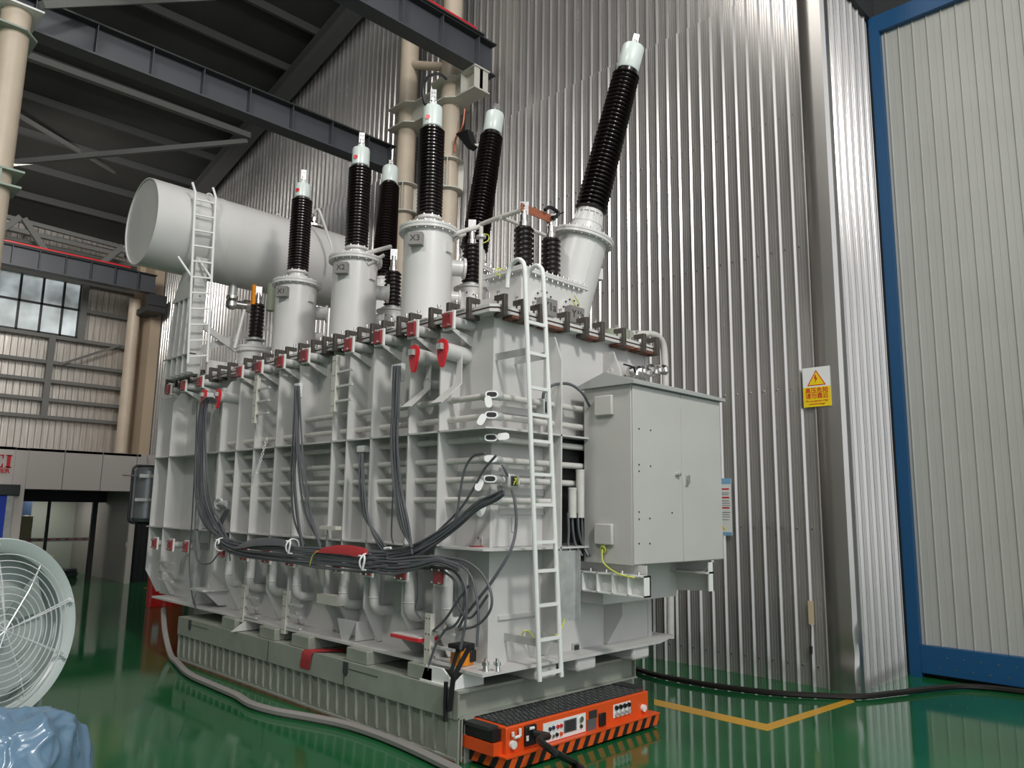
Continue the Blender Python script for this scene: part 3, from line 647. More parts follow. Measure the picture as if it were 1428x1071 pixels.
# lifting lugs, jacking pads with red rims
for (px, py, xx, yw) in ((565, 890, 4.74, .22), (278, 824, 4.78, .2)):
    p = hx(px, py, xx); o = MB().box(4.74, 5.12, p.y-yw, p.y+yw, p.z-.0, p.z+.03).prism([(4.78, p.z), (5.12, p.z), (5.12, p.z-.2), (5.0, p.z-.2)], 'y', p.y-yw+.04, p.y-yw+.06).prism([(4.78, p.z), (5.12, p.z), (5.12, p.z-.2), (5.0, p.z-.2)], 'y', p.y+yw-.06, p.y+yw-.04).build('jacking_pad', 'tank', tank)
    if px > 400: MB().box(4.725, 4.742, p.y-yw, p.y+yw, p.z-.012, p.z+.02).box(4.725, 5.0, p.y-yw-.006, p.y-yw, p.z-.012, p.z+.02).build('red_rim', 'redb', o)
for px in (448, 255):
    p = hx(470 if px > 300 else 255, 862 if px > 300 else 850, 4.8); y = p.y
    MB().prism([(y-.25, .98), (y+.12, .98), (y+.02, .77), (y-.10, .77)], 'x', 4.88, 4.9).prism([(4.88, .78), (4.88, .98), (5.12, .98), (5.12, .78)], 'y', y-.26, y-.24).build('haul_lug', 'tank', tank)
p = hx(452, 836, 4.78); MB().box(4.78, 4.9, p.y-.25, p.y+.16, p.z-.05, p.z+.05).build('mounting_box', 'pale', tank)
p = hx(456, 736, 4.78); MB().box(4.78, 4.86, p.y-.17, p.y+.15, p.z-.02, p.z+.02).build('mounting_box', 'pale', tank)
mb = MB().box(4.45, 5.12, 9.9, 10.3, .70, .74); 
for y0 in (9.3,):
    MB().prism([(4.62, .62), (5.1, .62), (5.1, .80), (4.9, .80)], 'y', y0-.22 if y0 < 6 else y0+.28, (y0-.2 if y0 < 6 else y0+.3)).build('haul_lug', 'tank', tank)
p = hx(505, 626, 4.93); MB().box(4.9, 4.98, p.y-.09, p.y+.06, p.z-.035, p.z+.035).build('junction_body', 'white', tank)
p = hx(553, 514, 4.84); MB().box(p.x, p.x+.05, p.y-.09, p.y+.09, p.z-.14, p.z+.05).build('cable_gland_plate', 'white', tank)
p = hx(413, 541, 4.84); MB().box(p.x, p.x+.05, p.y-.07, p.y+.05, p.z-.12, p.z+.06).build('cable_gland_plate', 'white', tank)
p = hx(307, 703, 4.9); MB().cyl(p, p+Vector((0, -.25, 0)), .05, n=12).ring(p+Vector((-.01, .02, 0)), (1, .6, 0), .07, .02, 14).build('open_conduit_body', 'galv', tank)
# lower corner clip plate, small nameplates
p = hx(645, 815, 5.0)
MB().box(5.02, 5.04, 5.62, 5.88, 1.32, 1.64).build('cover_plate', 'galv', tank)
mb = MB()
for k in (0, 1):
    p = hz(677+k*16, 936, FP+.02); mb.cyl(p, p+Vector((0, 0, .06)), .03, .022, n=10).cyl(p+Vector((0, 0, .05)), p+Vector((0, 0, .08)), .034, n=10).cyl(p+Vector((0, 0, .08)), p+Vector((0, 0, .11)), .014, n=8)
mb.build('drain_plug', 'steel', tank)
p = hz(672, 762, 1.84); mb = MB().box(p.x-.12, p.x+.12, p.y-.03, p.y+.05, 1.836, 1.846); mb.build('sensor_foot', 'red', tank)
MB().cyl((p.x, p.y, 1.84), (p.x, p.y, 1.93), .018, n=8).cyl((p.x-.05, p.y, 1.92), (p.x+.05, p.y, 1.92), .012, n=8).build('sensor_plug', 'steel', tank)
# long vertical pipes in the wide bay
MB().cyl((4.98, 11.02, .95), (4.98, 11.02, 3.9), .07, n=16).build('riser_pipe', 'tank', tank)
p = hx(286, 700, 4.9); MB().box(4.86, 4.92, 11.38, 11.5, 1.0, 3.72).build('cable_tray', 'galv', tank)
# short side fittings
A = hy(726, 795, YO); 
pl = thing('grounding_plate', 'thin galvanised plate hanging beside the front ladder below the shelf', 'plate', (5.9, 5.1, 1.2))
zt, zb2 = hy(788, 768, 5.1).z, hy(790, 866, 5.1).z; xa, xb = hy(778, 800, 5.1).x, hy(803, 800, 5.1).x
MB().box(xa, xb, 5.10, 5.108, zb2, zt).box(xb-.008, xb, 5.04, 5.1, zb2, zt).build('sheet', 'galv', pl)
tag(MB().tube(smooth([hy(787, 864, 5.09), hy(784, 874, 5.03), hy(776, 885, 5.0), hy(768, 889, 5.1)], 5), .008, 6).build('earth_wire', 'yg'), 'yellow green earth wire from the hanging plate to the ladder foot', 'wire')
tag(MB().tube(smooth([hy(727, 888, 5.38), hy(731, 880, 5.3), hy(738, 881, 5.3), hy(743, 889, 5.3)], 5), .008, 6).build('earth_wire', 'yg'), 'short yellow green earth wire looped behind the ladder foot', 'wire')
MB().box(5.16, 5.82, TY-.006, TY, 1.84, 2.2).build('wall_panel', 'tank', tank)
for q in ((801, 903, 5.42),):
    p = hy(*q); o = MB().box(p.x-.05, p.x+.05, 5.395, 5.42, p.z-.045, p.z+.045).build('earth_lug', 'galv', tank); MB().box(p.x-.03, p.x+.03, 5.38, 5.396, p.z-.03, p.z+.03).build('lug_socket', 'dark', o)
for x in (5.60, 5.67): MB().box(5.4, 5.43, TY-.02, TY, 1.98, 2.12).build('handle_lug', 'tank', tank) if x < 5.65 else None
# ---------------------------------------------------------------- cover, gasket, flange
cov = thing('tank_cover', 'light grey tank cover flange with brown gasket boards along its rim', 'cover', (TX, TY, 4.1))
def rim(e, c): return [(TX-e+c, TY-e), (TR+e*.6, TY-e), (TR+e*.6, Yend+.3), (TX-e, Yend+.3), (TX-e, TY-e+c)]
MB().prism(rim(.14, .06), 'z', 4.10, 4.132).build('lower_flange', 'tank', cov)
MB().prism(rim(.125, .05), 'z', 4.132, 4.15).build('gasket', 'wood', cov)
MB().prism(rim(.14, .06), 'z', 4.15, 4.178).build('cover_plate', 'turret', cov)
for k in range(13):
    y = 5.55+k*.6; MB().box(TX-.16, TX-.02, y+.16, y+.30, 4.178, 4.194).build('rim_tab', 'turret', cov)
for i, y in enumerate((5.7, 8.0, 9.2, 10.9)): MB().prism([(y-.3, 4.17), (y+.3, 4.17), (y+.22, 4.33), (y-.15, 4.33)], 'x', TX+.1, TX+.13).build('stiffener_fin', 'turret', cov)
mb = MB()
for x in (5.6, 5.95, 6.3, 6.65, 7.0): mb.box(x-.05, x+.05, TY-.12, TY-.02, 4.05, 4.085)
for a, b in ((5.22, 5.5), (5.72, 6.0), (6.42, 6.62), (6.95, 7.25), (7.32, 7.7)): MB().box(a, b, TY-.155, TY-.02, 4.068, 4.10).build('gasket_board', 'wood', cov)
# C clamps
def clamp(name, label, group, loc, rot):
    t = thing(name, label, 'clamp', (0, 0, 0), group)
    mb = MB().prism([(-.075, 4.055), (.075, 4.055), (.075, 4.097), (-.035, 4.097), (-.035, 4.225), (.075, 4.225), (.075, 4.275), (-.075, 4.275)], 'y', -.025, .025)
    mb.build('clamp_body', 'clamp', t, bevel=.004)
    MB().cyl((.045, 0, 4.179), (.045, 0, 4.31), .011, n=8).cyl((.045, 0, 4.30), (.045, 0, 4.32), .017, n=6).cyl((.025, .0, 4.318), (.07, 0, 4.318), .006, n=6).build('screw', 'steel', t)
    return t
c0 = None
pxs = [655, 627, 602, 574, 557, 536, 520, 502, 485, 468, 453, 437, 419, 401, 386.5, 369, 355, 342.6, 320, 306, 294, 282, 263, 252, 246, 233]
for i, px in enumerate(pxs):
    y = yat(px+2, 4.96, 4.15); lab = 'dark steel C-clamp on the long cover rim, %s from the near corner' % ORD[i+1]; g_ = 'C-clamps along the long rim'
    if c0 is None: c0 = clamp('c_clamp', lab, g_, None, 0); c0.location = (4.985, y, 0)
    else: dup(c0, (4.985, y, 0), lab, g_)
c1 = None
for i, px in enumerate([702, 728, 752, 789, 816, 838, 868, 896, 914]):
    x = xat(px-1, 5.26, 4.15); lab = 'dark steel C-clamp on the short cover rim, %s from the left' % ORD[i+1]; g_ = 'C-clamps along the short rim'
    if c1 is None:
        c1 = dup(c0, (x, 5.285, 0), lab, g_); c1.rotation_euler = (0, 0, PI/2)
    else: d = dup(c1, (x, 5.285, 0), lab, g_)

# ================================================================ BUSHINGS
def bushing_mesh(o, d, L, rs, rc, n, taper=1.0):
    prof = [(rc*.9, 0), (rc, .0)]; p = L/n
    for k in range(n):
        f = 1+(taper-1)*k/n; a = k*p
        prof += [(rc*f, a+.1*p), (rs*f*.97, a+.38*p), (rs*f, a+.48*p), (rs*f*.97, a+.58*p), (rc*f, a+.72*p)]
    prof += [(rc*taper, L), (rc*.6, L)]
    return MB().lathe(o, d, prof, 28)
def terminal(o, d, parent, h=.22, both=False):
    u, w, dd = basis(d); o = Vector(o); R = Matrix((u, w, dd)).transposed()
    mb = MB().cyl(o, o+dd*.08, .045, .035, 12).cyl(o+dd*.08, o+dd*h*.55, .022, n=10).bolts(o+dd*.06, dd, .035, 4, .01, .025)
    mb.build('terminal_stud', 'steel', parent)
    c = o+dd*(h*.72); f = (EYE-c); f = (f-dd*f.dot(dd)).normalized(); s = dd.cross(f)
    R = Matrix((s, f, dd)).transposed(); mb = MB().obox(c, (.038, .008, h*.32), R)
    pd = mb.build('terminal_pad', 'steel', parent); mb = MB()
    for a in (-1, 1):
        for b_ in (-1, 1): mb.cyl(c+s*.016*a+dd*.03*b_-f*.01, c+s*.016*a+dd*.03*b_+f*.012, .007, n=6)
    mb.build('pad_hole', 'dark', pd)
# upright front row: turret + bushing
nm = ['nearest of the upright front three', 'middle of the upright front three', 'farthest of the upright front three']
lb = ['X3', 'X2', 'X1']
for i, (y, zt_, zp0, zp1, zcap) in enumerate(((7.12, 5.515, 5.715, 6.826, 7.163), (8.70, 5.50, 5.704, 6.82, 7.139), (10.27, 5.48, 5.70, 6.80, 7.079))):
    x = 5.6; t = thing('bushing_turret', 'light grey flanged cylinder turret on the cover, %s' % nm[i], 'turret', (x, y, 4.175), 'upright turrets')
    MB().cyl((x, y, 4.175), (x, y, zt_), .30, n=40).build('shell', 'turret', t)
    MB().lathe((x, y, zt_-.035), (0, 0, 1), [(.29, 0), (.36, 0), (.36, .03), (.352, .035), (.36, .04), (.36, .07), (.2, .07), (.2, .10), (.0, .10)], 40).build('top_flange', 'turret', t)
    MB().bolts((x, y, zt_), (0, 0, 1), .335, 20, .010, .05).build('flange_bolt', 'steel', t)
    MB().cyl((x+.26, y-.10, zt_-.78), (x+.38, y-.17, zt_-.78), .08, n=16).cyl((x+.37, y-.16, zt_-.78), (x+.39, y-.175, zt_-.78), .10, n=16).build('side_port', 'turret', t)
    mb = MB().cyl((x+.26, y-.10, zt_-.40), (x+.42, y-.2, zt_-.40), .10, n=20).lathe((x+.40, y-.19, zt_-.40), (.85, -.52, 0), [(.13, 0), (.13, .03), (0, .03)], 20)
    mb.build('side_port', 'turret', t)
    # name box
    u = Vector((-.80, -.60, 0)).normalized(); s = Vector((.60, -.80, 0)).normalized()
    c = Vector((x, y, zt_-.20))+u*.34-s*.06; R = Matrix((s, u, Vector((0, 0, 1)))).transposed()
    nb = MB().obox(c, (.085, .045, .075), R).build('name_box', 'nbox', t)
    text(lb[i], .10, c+u*.047, s, (0, 0, 1), 'dark', 'name_text', nb)
    c2 = Vector((x, y, zt_-.24))+Vector((.25, -.97, 0)).normalized()*.31
    MB().obox(c2, (.05, .02, .06), Matrix.Rotation(.25, 3, 'Z')).build('small_plate', 'turret', t)
    b_ = thing('bushing', 'dark ribbed porcelain bushing with pale green cap, %s' % nm[i], 'bushing', (x, y, zt_+.07), 'upright bushings')
    MB().lathe((x, y, zt_+.067), (0, 0, 1), [(.20, 0), (.20, .03), (.13, .035), (.125, zp0-zt_-.12), (.155, zp0-zt_-.11), (.155, zp0-zt_-.08), (0, zp0-zt_-.08)], 28).build('mounting_collar', 'turret', b_)
    MB().bolts((x, y, zp0-.02), (0, 0, 1), .13, 8, .012, .03).bolts((x, y, zt_+.1), (0, 0, 1), .175, 10, .01, .02).build('collar_bolt', 'steel', b_)
    bushing_mesh((x, y, zp0), (0, 0, 1), zp1-zp0+.03, .160, .135, 26).build('porcelain', 'porc', b_)
    MB().lathe((x, y, zp1+.02), (0, 0, 1), [(.09, 0), (.108, .01), (.108, .045), (.085, .05)], 24).build('cap_ring', 'porc', b_)
    cp = MB().lathe((x, y, zp1+.055), (0, 0, 1), [(.112, 0), (.122, .012), (.122, zcap-zp1-.09), (.115, zcap-zp1-.06), (.05, zcap-zp1-.045), (.05, zcap-zp1), (0, zcap-zp1)], 28).build('cap', 'cap', b_)
    c = Vector((x, y, zp1+.15))+u*.121-s*.03
    MB().lathe(c, u, [(.03, 0), (.03, .004), (0, .004)], 16).build('red_logo', 'redb', cp)
    terminal((x, y, zcap-.005), (0, 0, 1), b_, .24)
# inclined rear row
for i, (y, s) in enumerate(((5.89, -1), (8.075, 0), (10.33, 1))):
    d = Vector((.159, .193*s, 1)).normalized(); B = Vector((7.2, y, 5.913)); foot = B-d*((5.913-4.175)/d.z)
    who = ['nearest, beside the grey box', 'behind the nearest upright turret', 'behind the middle upright turret'][i]
    t = thing('inclined_turret', 'light grey leaning turret of the rear row, %s' % who, 'turret', (foot.x, foot.y, 4.175), 'leaning turrets')
    q = B-d*.36
    MB().cyl(foot-d*.05, q, .31, n=40).cyl(foot, foot+d*.001, .1).build('shell', 'turret', t)
    MB().lathe(q-d*.04, d, [(.30, 0), (.385, 0), (.385, .03), (.375, .035), (.385, .04), (.385, .07), (.26, .07), (.26, .1), (.0, .1)], 44).build('top_flange', 'turret', t)
    MB().bolts(q, d, .36, 24, .010, .055).build('flange_bolt', 'steel', t)
    if i == 0:
        c = q-d*.35+Vector((-.25, -.95, 0)).normalized()*.31
        MB().bar(c+d*.3, c-d*.35, .02, .01, up=(.9, -.3, 0)).build('weld_strip', 'turret', t)
        c = q-d*.45+Vector((.85, -.5, 0)).normalized()*.33; MB().obox(c, (.03, .05, .07), Matrix.Rotation(-.5, 3, 'Z')).build('side_lug', 'turret', t)
    b_ = thing('inclined_bushing', 'tall dark ribbed porcelain bushing leaning outward, %s' % ['nearest, at the right', 'middle of the leaning row', 'farthest of the leaning row'][i], 'bushing', B, 'leaning bushings')
    mb = MB().lathe(q+d*.06, d, [(.24, 0), (.24, .03), (.21, .035), (.195, .12), (.20, .125), (.20, .145), (.18, .15), (.15, .26), (.165, .27), (.165, .31), (0, .31)], 32)
    for k in range(14):
        a = 2*PI*k/14; u, w, dd = basis(d); mb.bar(q+d*.20+(u*math.cos(a)+w*math.sin(a))*.18, q+d*.34+(u*math.cos(a)+w*math.sin(a))*.155, .015, .03, up=u*math.cos(a)+w*math.sin(a))
    mb.build('fluted_collar', 'turret', b_)
    bushing_mesh(B+d*.01, d, 1.92, .205, .16, 34, .86).build('porcelain', 'porc', b_)
    MB().lathe(B+d*1.92, d, [(.10, 0), (.13, .01), (.13, .06), (.1, .07)], 28).build('cap_ring', 'porc', b_)
    MB().lathe(B+d*1.975, d, [(.135, 0), (.145, .015), (.145, .32), (.138, .34), (.03, .35), (0, .35)], 32).build('cap', 'cap', b_)
    terminal(B+d*2.32, d, b_, .18)
# small bushings between the rows
def smallb(x, y, zf, zp0, zp1, zt_, label, rs=.122, n=9, tr=None, turret=True):
    b_ = thing('small_bushing', label, 'bushing', (x, y, zp0), None)
    MB().lathe((x, y, zp0-.05), (0, 0, 1), [(.15, 0), (.15, .02), (.10, .03), (.09, .055), (0, .055)], 20).build('seat_ring', 'galv', b_)
    bushing_mesh((x, y, zp0), (0, 0, 1), zp1-zp0, rs, .098, n).build('porcelain', 'porc', b_)
    mb = MB().lathe((x, y, zp1-.005), (0, 0, 1), [(.055, 0), (.055, .08), (.042, .09), (.042, .17), (.03, .18), (.03, zt_-zp1-.12), (0, zt_-zp1-.12)], 16)
    mb.build('terminal_clamp', 'steel', b_)
    c = Vector((x, y, zt_-.1)); f = (EYE-c); f.z = 0; f.normalize(); s = Vector((0, 0, 1)).cross(f)
    MB().obox(c, (.05, .01, .08), Matrix((s, f, Vector((0, 0, 1)))).transposed()).build('terminal_pad', 'steel', b_)
    return b_
for i, (x, y) in enumerate(((6.35, 7.17), (6.35, 8.87))):
    who = ['between the nearest turret and the grey box', 'between the near and middle upright turrets'][i]
    z0 = 4.98
    t = thing('bushing_pedestal', 'short flanged pedestal carrying a small bushing, %s' % who, 'pedestal', (x, y, 4.175))
    MB().lathe((x, y, 4.17), (0, 0, 1), [(.30, 0), (.30, .35), (.2, .6), (.2, .78), (.22, .79), (.22, .81), (.0, .81)], 30).build('shell', 'turret', t)
    dd = Vector((-.75, -.6, .25)).normalized(); c = Vector((x, y, 4.62))+dd*.30
    h = MB().cyl(c-dd*.1, c, .13, n=24).lathe(c, dd, [(.17, 0), (.17, .03), (0, .03)], 28).build('hatch', 'turret', t); MB().bolts(c+dd*.02, dd, .15, 10, .009, .02).build('hatch_bolt', 'dark', h)
    smallb(x, y, z0, 5.05, 5.56, 5.93, 'small dark ribbed bushing %s' % who)
t = thing('valve_wheel', 'small dark red valve handwheel right of the middle turret', 'valve', hx(498, 424, 5.95)); p = hx(498, 424, 5.95)
dd = Vector((-.7, -.7, 0)); MB().ring(p, dd, .045, .012, 16).cyl(p-dd*.02, p+dd*.01, .035, n=10).build('wheel', 'redb', t); MB().cyl(p, p-dd*.1+Vector((0, 0, -.12)), .02, n=8).build('stem', 'steel', t)
x, y = 5.6, 11.5
t = thing('bushing_pedestal', 'squat wide flanged pedestal at the far left of the cover', 'pedestal', (x, y, 4.175))
MB().lathe((x, y, 4.17), (0, 0, 1), [(.24, 0), (.24, .42), (.28, .43), (.28, .47), (.27, .475), (.28, .48), (.28, .52), (.14, .52), (.12, .6), (0, .6)], 30).build('shell', 'turret', t); MB().bolts((x, y, 4.64), (0, 0, 1), .26, 16, .009, .05).build('flange_bolt', 'steel', t)
smallb(x, y, 4.7, 4.85, 5.40, 5.72, 'small dark ribbed bushing standing alone left of the farthest turret', rs=.115)
p = Vector((5.47, 11.4, 5.45)); tag(MB().box(p.x-.03, p.x+.02, p.y-.03, p.y+.03, 5.36, 5.68).build('orange_link', 'oranget'), 'orange terminal strip on top of the far left small bushing', 'terminal')
tag(MB().cyl((5.75, 11.35, 5.3), (5.75, 11.35, 5.75), .07, n=16).build('surge_counter', 'sgreen'), 'pale round pot hanging beside the far left small bushing', 'canister')
# ---------------------------------------------------------------- box with two bushings
bx = thing('terminal_box', 'light grey bolted box on the cover carrying two small bushings', 'box', (5.75, 5.65, 4.175))
x0, x1, y0, y1, zl = 5.76, 6.78, 5.68, 6.18, 4.76
MB().box(x0, x1, y0, y1, 4.175, zl).build('body', 'turret', bx)
MB().box(x0-.06, x1+.07, y0-.06, y1+.06, zl, zl+.028).box(x0-.05, x1+.06, y0-.05, y1+.05, zl+.034, zl+.06).build('lid', 'turret', bx, bevel=.004)
for k in range(12): MB().cyl((x0+k*.092, y0-.04, zl-.03), (x0+k*.092, y0-.04, zl+.08), .010, n=6).build('lid_bolt', 'steel', bx)
for k in range(1, 6): MB().cyl((x0-.04, y0+k*.1, zl-.03), (x0-.04, y0+k*.1, zl+.08), .010, n=6).build('lid_bolt', 'steel', bx)
for i, xx in enumerate((6.10, 6.57)):
    h = MB().lathe((xx, y0, 4.45), (0, -1, 0), [(.17, 0), (.17, .025), (0, .025)], 28).build('hatch', 'turret', bx); MB().bolts((xx, y0-.02, 4.45), (0, 1, 0), .15, 12, .010, .02).build('hatch_bolt', 'dark', h)
    nb = MB().box(xx-.12, xx+.12, y0-.12, y0-.03, 4.31, 4.50).build('name_box', 'nbox', bx)
    text(['Y1a', 'Y1b'][i], .13, (xx, y0-.122, 4.405), (1, 0, 0), (0, 0, 1), 'dark', 'name_text', nb)
MB().box(6.33, 6.36, y0-.03, y0, 4.36, 4.5).build('handle', 'turret', bx)
p1 = hy(730, 372, 5.95); p2 = hy(768, 384, 5.95)
for i, (p, q) in enumerate(((p1, 318), (p2, 334))):
    zt_ = hy(730 if i == 0 else 768, q, 5.95).z
    smallb(p.x, 5.95, p.z, zl+.10, zt_, zt_+.34, ['left', 'right'][i]+' small dark ribbed bushing on the grey bolted box', rs=.12, n=9)
A = hy(733, 291, 5.95)+Vector((-.08, 0, 0)); Bq = hy(770, 305, 5.95)+Vector((.06, 0, 0)); Bq.z = A.z-.0
bb = thing('copper_bar', 'flat reddish copper bar joining the two bushings on the grey box', 'busbar', (A+Bq)/2)
MB().bar(A, Bq, .012, .10).build('bar', 'copper', bb); mb = MB()
for e in (A+Vector((.06, -.01, 0)), Bq+Vector((-.06, -.01, 0))):
    for a in (-.02, .02):
        for b2 in (-.025, .025): mb.cyl(e+Vector((a, .0, b2)), e+Vector((a, -.012, b2)), .009, n=6)
mb.build('bolt', 'steel', bb)
K = [(760, 293), (766, 289), (773, 292), (778, 297), (776, 302), (770, 303)]
tag(MB().tube(smooth([hy(a, b_, 5.9) for a, b_ in K], 5), .022, 8).tube([hy(770, 303, 5.9), hy(786, 296, 5.9)], .010, 6).build('test_lead', 'black'), 'short black cable looped over the right end of the copper bar', 'cable')
# thin pipework on the cover
def pipe(pts, r, label, m='tube', name='oil_pipe', n=4, sm=True): return tag(MB().tube(smooth(pts, n) if sm else [Vector(p) for p in pts], r, 10).build(name, m), label, 'pipe')
pipe([hy(625, 330, 6.9), hy(650, 321, 6.75), hy(666, 317, 6.7), hy(673, 312, 6.65), hy(700, 302, 6.3), hy(727, 293, 6.0)], .028, 'grey pipe rising across to the copper bar above the small bushing')
pipe([hy(632, 334, 6.9), hy(648, 326, 6.9)], .028, 'short grey pipe below the rising one beside the nearest turret', sm=False)
pipe([hy(698, 303, 6.3), hy(712, 308, 6.3), hy(735, 318, 6.3), hy(762, 329, 6.3)], .024, 'thin grey pipe slanting down behind the two box bushings')
pipe([hy(671, 316, 6.6), hy(671, 360, 6.6), hy(670, 420, 6.6)], .026, 'vertical grey pipe with a flange between small bushing and box', sm=False)
p = hy(671, 332, 6.6); tag(MB().lathe(p, (0, 0, 1), [(.06, 0), (.06, .03), (0, .03)], 16).build('pipe_flange', 'galv'), 'small round flange on the vertical grey pipe', 'flange')
tag(MB().tube(smooth([hy(674, 326, 6.55), hy(681, 328, 6.55), hy(681, 335, 6.55), hy(674, 339, 6.55)], 5), .007, 6).build('earth_wire', 'yg'), 'small yellow green wire loop across the vertical pipe flange', 'wire')
tag(MB().tube(smooth([hy(703, 377, 5.7), hy(694, 374, 5.7), hy(691, 380, 5.7), hy(698, 385, 5.7)], 5), .007, 6).build('earth_wire', 'yg'), 'small yellow green wire loop at the left rim of the box lid', 'wire')
tag(MB().tube(smooth([hy(801, 412, 5.6), hy(808, 425, 5.6), hy(806, 431, 5.6), hy(801, 424, 5.6), hy(798, 418, 5.6)], 5), .007, 6).build('earth_wire', 'yg'), 'small yellow green wire loop at the right end of the box', 'wire')
pipe([hy(505, 355, 8.4), hy(530, 348, 8.4), hy(545, 344, 8.4)], .03, 'grey pipe from the middle turret to the small bushing terminal', sm=False)
pipe([hy(512, 369, 8.4), hy(535, 356, 8.4)], .026, 'short grey pipe rising right of the middle turret flange', sm=False)
# round pot and pipe bend at the right end of the cover
p = hy(874, 462, 5.45)
t = thing('breather_pot', 'sage green round pot standing on the right end of the tank cover', 'pot', (p.x, 5.6, 4.175)); MB().cyl((p.x, 5.6, 4.175), (p.x, 5.6, 4.36), .16, n=28).build('pot', 'sgreen', t)
A = hy(888, 468, 5.5)
pb = thing('outlet_pipe', 'grey pipe bend leaving the right end of the tank cover and dropping down', 'pipe', (8.0, 5.5, 2))
P = [hy(880, 466, 5.6), hy(900, 466, 5.6), hy(912, 467, 5.6), hy(920, 472, 5.6), hy(925, 482, 5.6), hy(927, 500, 5.6), hy(928, 540, 5.6), hy(929, 600, 5.6)]
MB().tube(smooth(P, 4), .045, 12).build('pipe', 'tube', pb)
P = [hy(935, 815, 6.5), hy(935, 890, 6.5)]
tag(MB().cyl(P[0]+Vector((0, 0, .3)), P[1], .055, n=16).build('drop_pipe', 'tube'), 'short thick pale pipe hanging in front of the corrugated wall under the cabinet', 'pipe')
v = thing('foil_valve', 'silver valve wrapped in clear film with a black lever behind the cabinet roof', 'valve', hy(900, 520, 5.3))
mb = MB(); random.seed(3)
for k in range(9):
    c = hy(880+k*5.5, 519+random.uniform(-3, 3), 5.3); mb.lathe(c-Vector((.05, 0, 0)), (1, random.uniform(-.4, .4), random.uniform(-.4, .4)), [(.02, 0), (.06, .03), (.07, .06), (.05, .1), (.01, .13)], 7)
mb.build('wrapped_body', 'steel', v, sharp=.1); MB().bar(hy(870, 508, 5.2), hy(884, 512, 5.2), .02, .015).bar(hy(884, 512, 5.2), hy(886, 520, 5.2), .02, .015).build('lever', 'black', v)

# ================================================================ CONSERVATOR
cx0, cyc, czc, cr = 4.0, 12.4, 6.60, .70
cs = thing('conservator', 'large pale grey horizontal round oil tank above the far end', 'oil tank', (cx0, cyc, czc-cr))
cx1 = 7.75
MB().lathe((cx0, cyc, czc), (1, 0, 0), [(0, .02), (cr-.02, .02), (cr-.02, 0), (cr, 0), (cr, cx1-cx0), (cr-.02, cx1-cx0), (0, cx1-cx0+.04)], 72).build('shell', 'turret', cs)
mb = MB()
for xx in (5.15, 6.35): mb.ring((xx, cyc, czc), (1, 0, 0), cr, .006, 60)
mb.build('weld_seam', 'turret', cs)
for px in (292, 388): q = xat(px, cyc, czc+cr); MB().ring((q, cyc, czc+cr+.03), (0, 1, 0), .05, .018, 16).build('lifting_eye', 'turret', cs)
q = xat(438, cyc-.1, czc+cr+.1); MB().lathe((q, cyc-.1, czc+cr-.02), (0, 0, 1), [(.2, 0), (.2, .03), (.04, .04), (.04, .12), (.06, .13), (.06, .2), (0, .2)], 18).build('vent_fitting', 'steel', cs)
pp = [(q, 12.2, czc+cr+.2), (q+.12, 12.1, czc+cr+.32)]
z0 = czc+cr
pipe([hy(437, 297, 11.6), hy(444, 292, 11.5), hy(450, 306, 11.45), hy(458, 330, 11.4), hy(463, 345, 11.35), hy(463, 362, 11.35)], .022, 'thin bent grey pipe coming off the top of the round oil tank', 'turret', n=3)
# drain fitting under it
q = xat(325, cyc, czc-cr); t = thing('drain_valve', 'silver valve cluster hanging under the round oil tank', 'valve', (q, cyc, czc-cr-.4))
MB().cyl((q, cyc, czc-cr+.02), (q, cyc, czc-cr-.2), .07, n=14).build('neck', 'galv', t)
MB().lathe((q, cyc, czc-cr-.2), (0, 0, -1), [(.1, 0), (.1, .04), (.06, .05), (.1, .1), (.1, .18), (.05, .22), (0, .22)], 14).cyl((q, cyc, czc-cr-.33), (q+.5, cyc-.1, czc-cr-.33), .07, n=14).lathe((q+.2, cyc-.05, czc-cr-.33), (1, 0, 0), [(.11, 0), (.11, .16), (0, .16)], 12).build('body', 'steel', t)
# pedestal
pd = thing('conservator_pedestal', 'tall ribbed grey pedestal holding up the round oil tank', 'pedestal', (5.0, 11.9, 4.2))
y0 = 11.85; X = hy(262, 496, y0).x
zt_ = hy(264, 372, y0).z; y1b = yat(227, X, 4.4); y1t = yat(240, X, 5.3); zmid = hx(290, 408, X).z
zt_ = czc-cr*.75; zm = hy(259, 408, y0).z
MB().prism([(y0, 4.2), (y1b, 4.2), (y1t, zm), (y1t-.2, zm+.3), (y0, zt_)], 'x', X+.10, X+.20).build('core', 'tank', pd)
mb = MB().prism([(y0, zm), (y1t, zm), (y1t-.3, zm+.45), (y0, zt_)], 'x', X, X+.1)
mb.box(X, X+.12, y0, y1t, zm-.02, zm); 
MB().box(X, X+.12, y0, y1b, 4.5, 4.52).build('waist_plate', 'tank', pd); mb.build('head_plate', 'tank', pd)
n = 5
for k in range(n):
    f = k/(n-.6); a = y0+(y1b-y0)*f; b2 = y0+(y1t-y0)*f
    mb = MB(); mb.add([(X, a, 4.22), (X, b2, zm-.02), (X+.1, b2, zm-.02), (X+.1, a, 4.22), (X, a+.015, 4.22), (X, b2+.015, zm-.02), (X+.1, b2+.015, zm-.02), (X+.1, a+.015, 4.22)], [(0, 1, 2, 3), (7, 6, 5, 4), (0, 4, 5, 1), (1, 5, 6, 2), (2, 6, 7, 3), (3, 7, 4, 0)]); mb.build('rib', 'tank', pd)
for k in range(7): z = 4.3+k*.27; MB().box(X+.02, X+.20, y0-.004, y0, z, z+.015).build('front_batten', 'tank', pd)
MB().box(X+.25, X+.65, y0-.15, y0-.1, 4.18, 4.42).build('foot_plate', 'tank', pd)
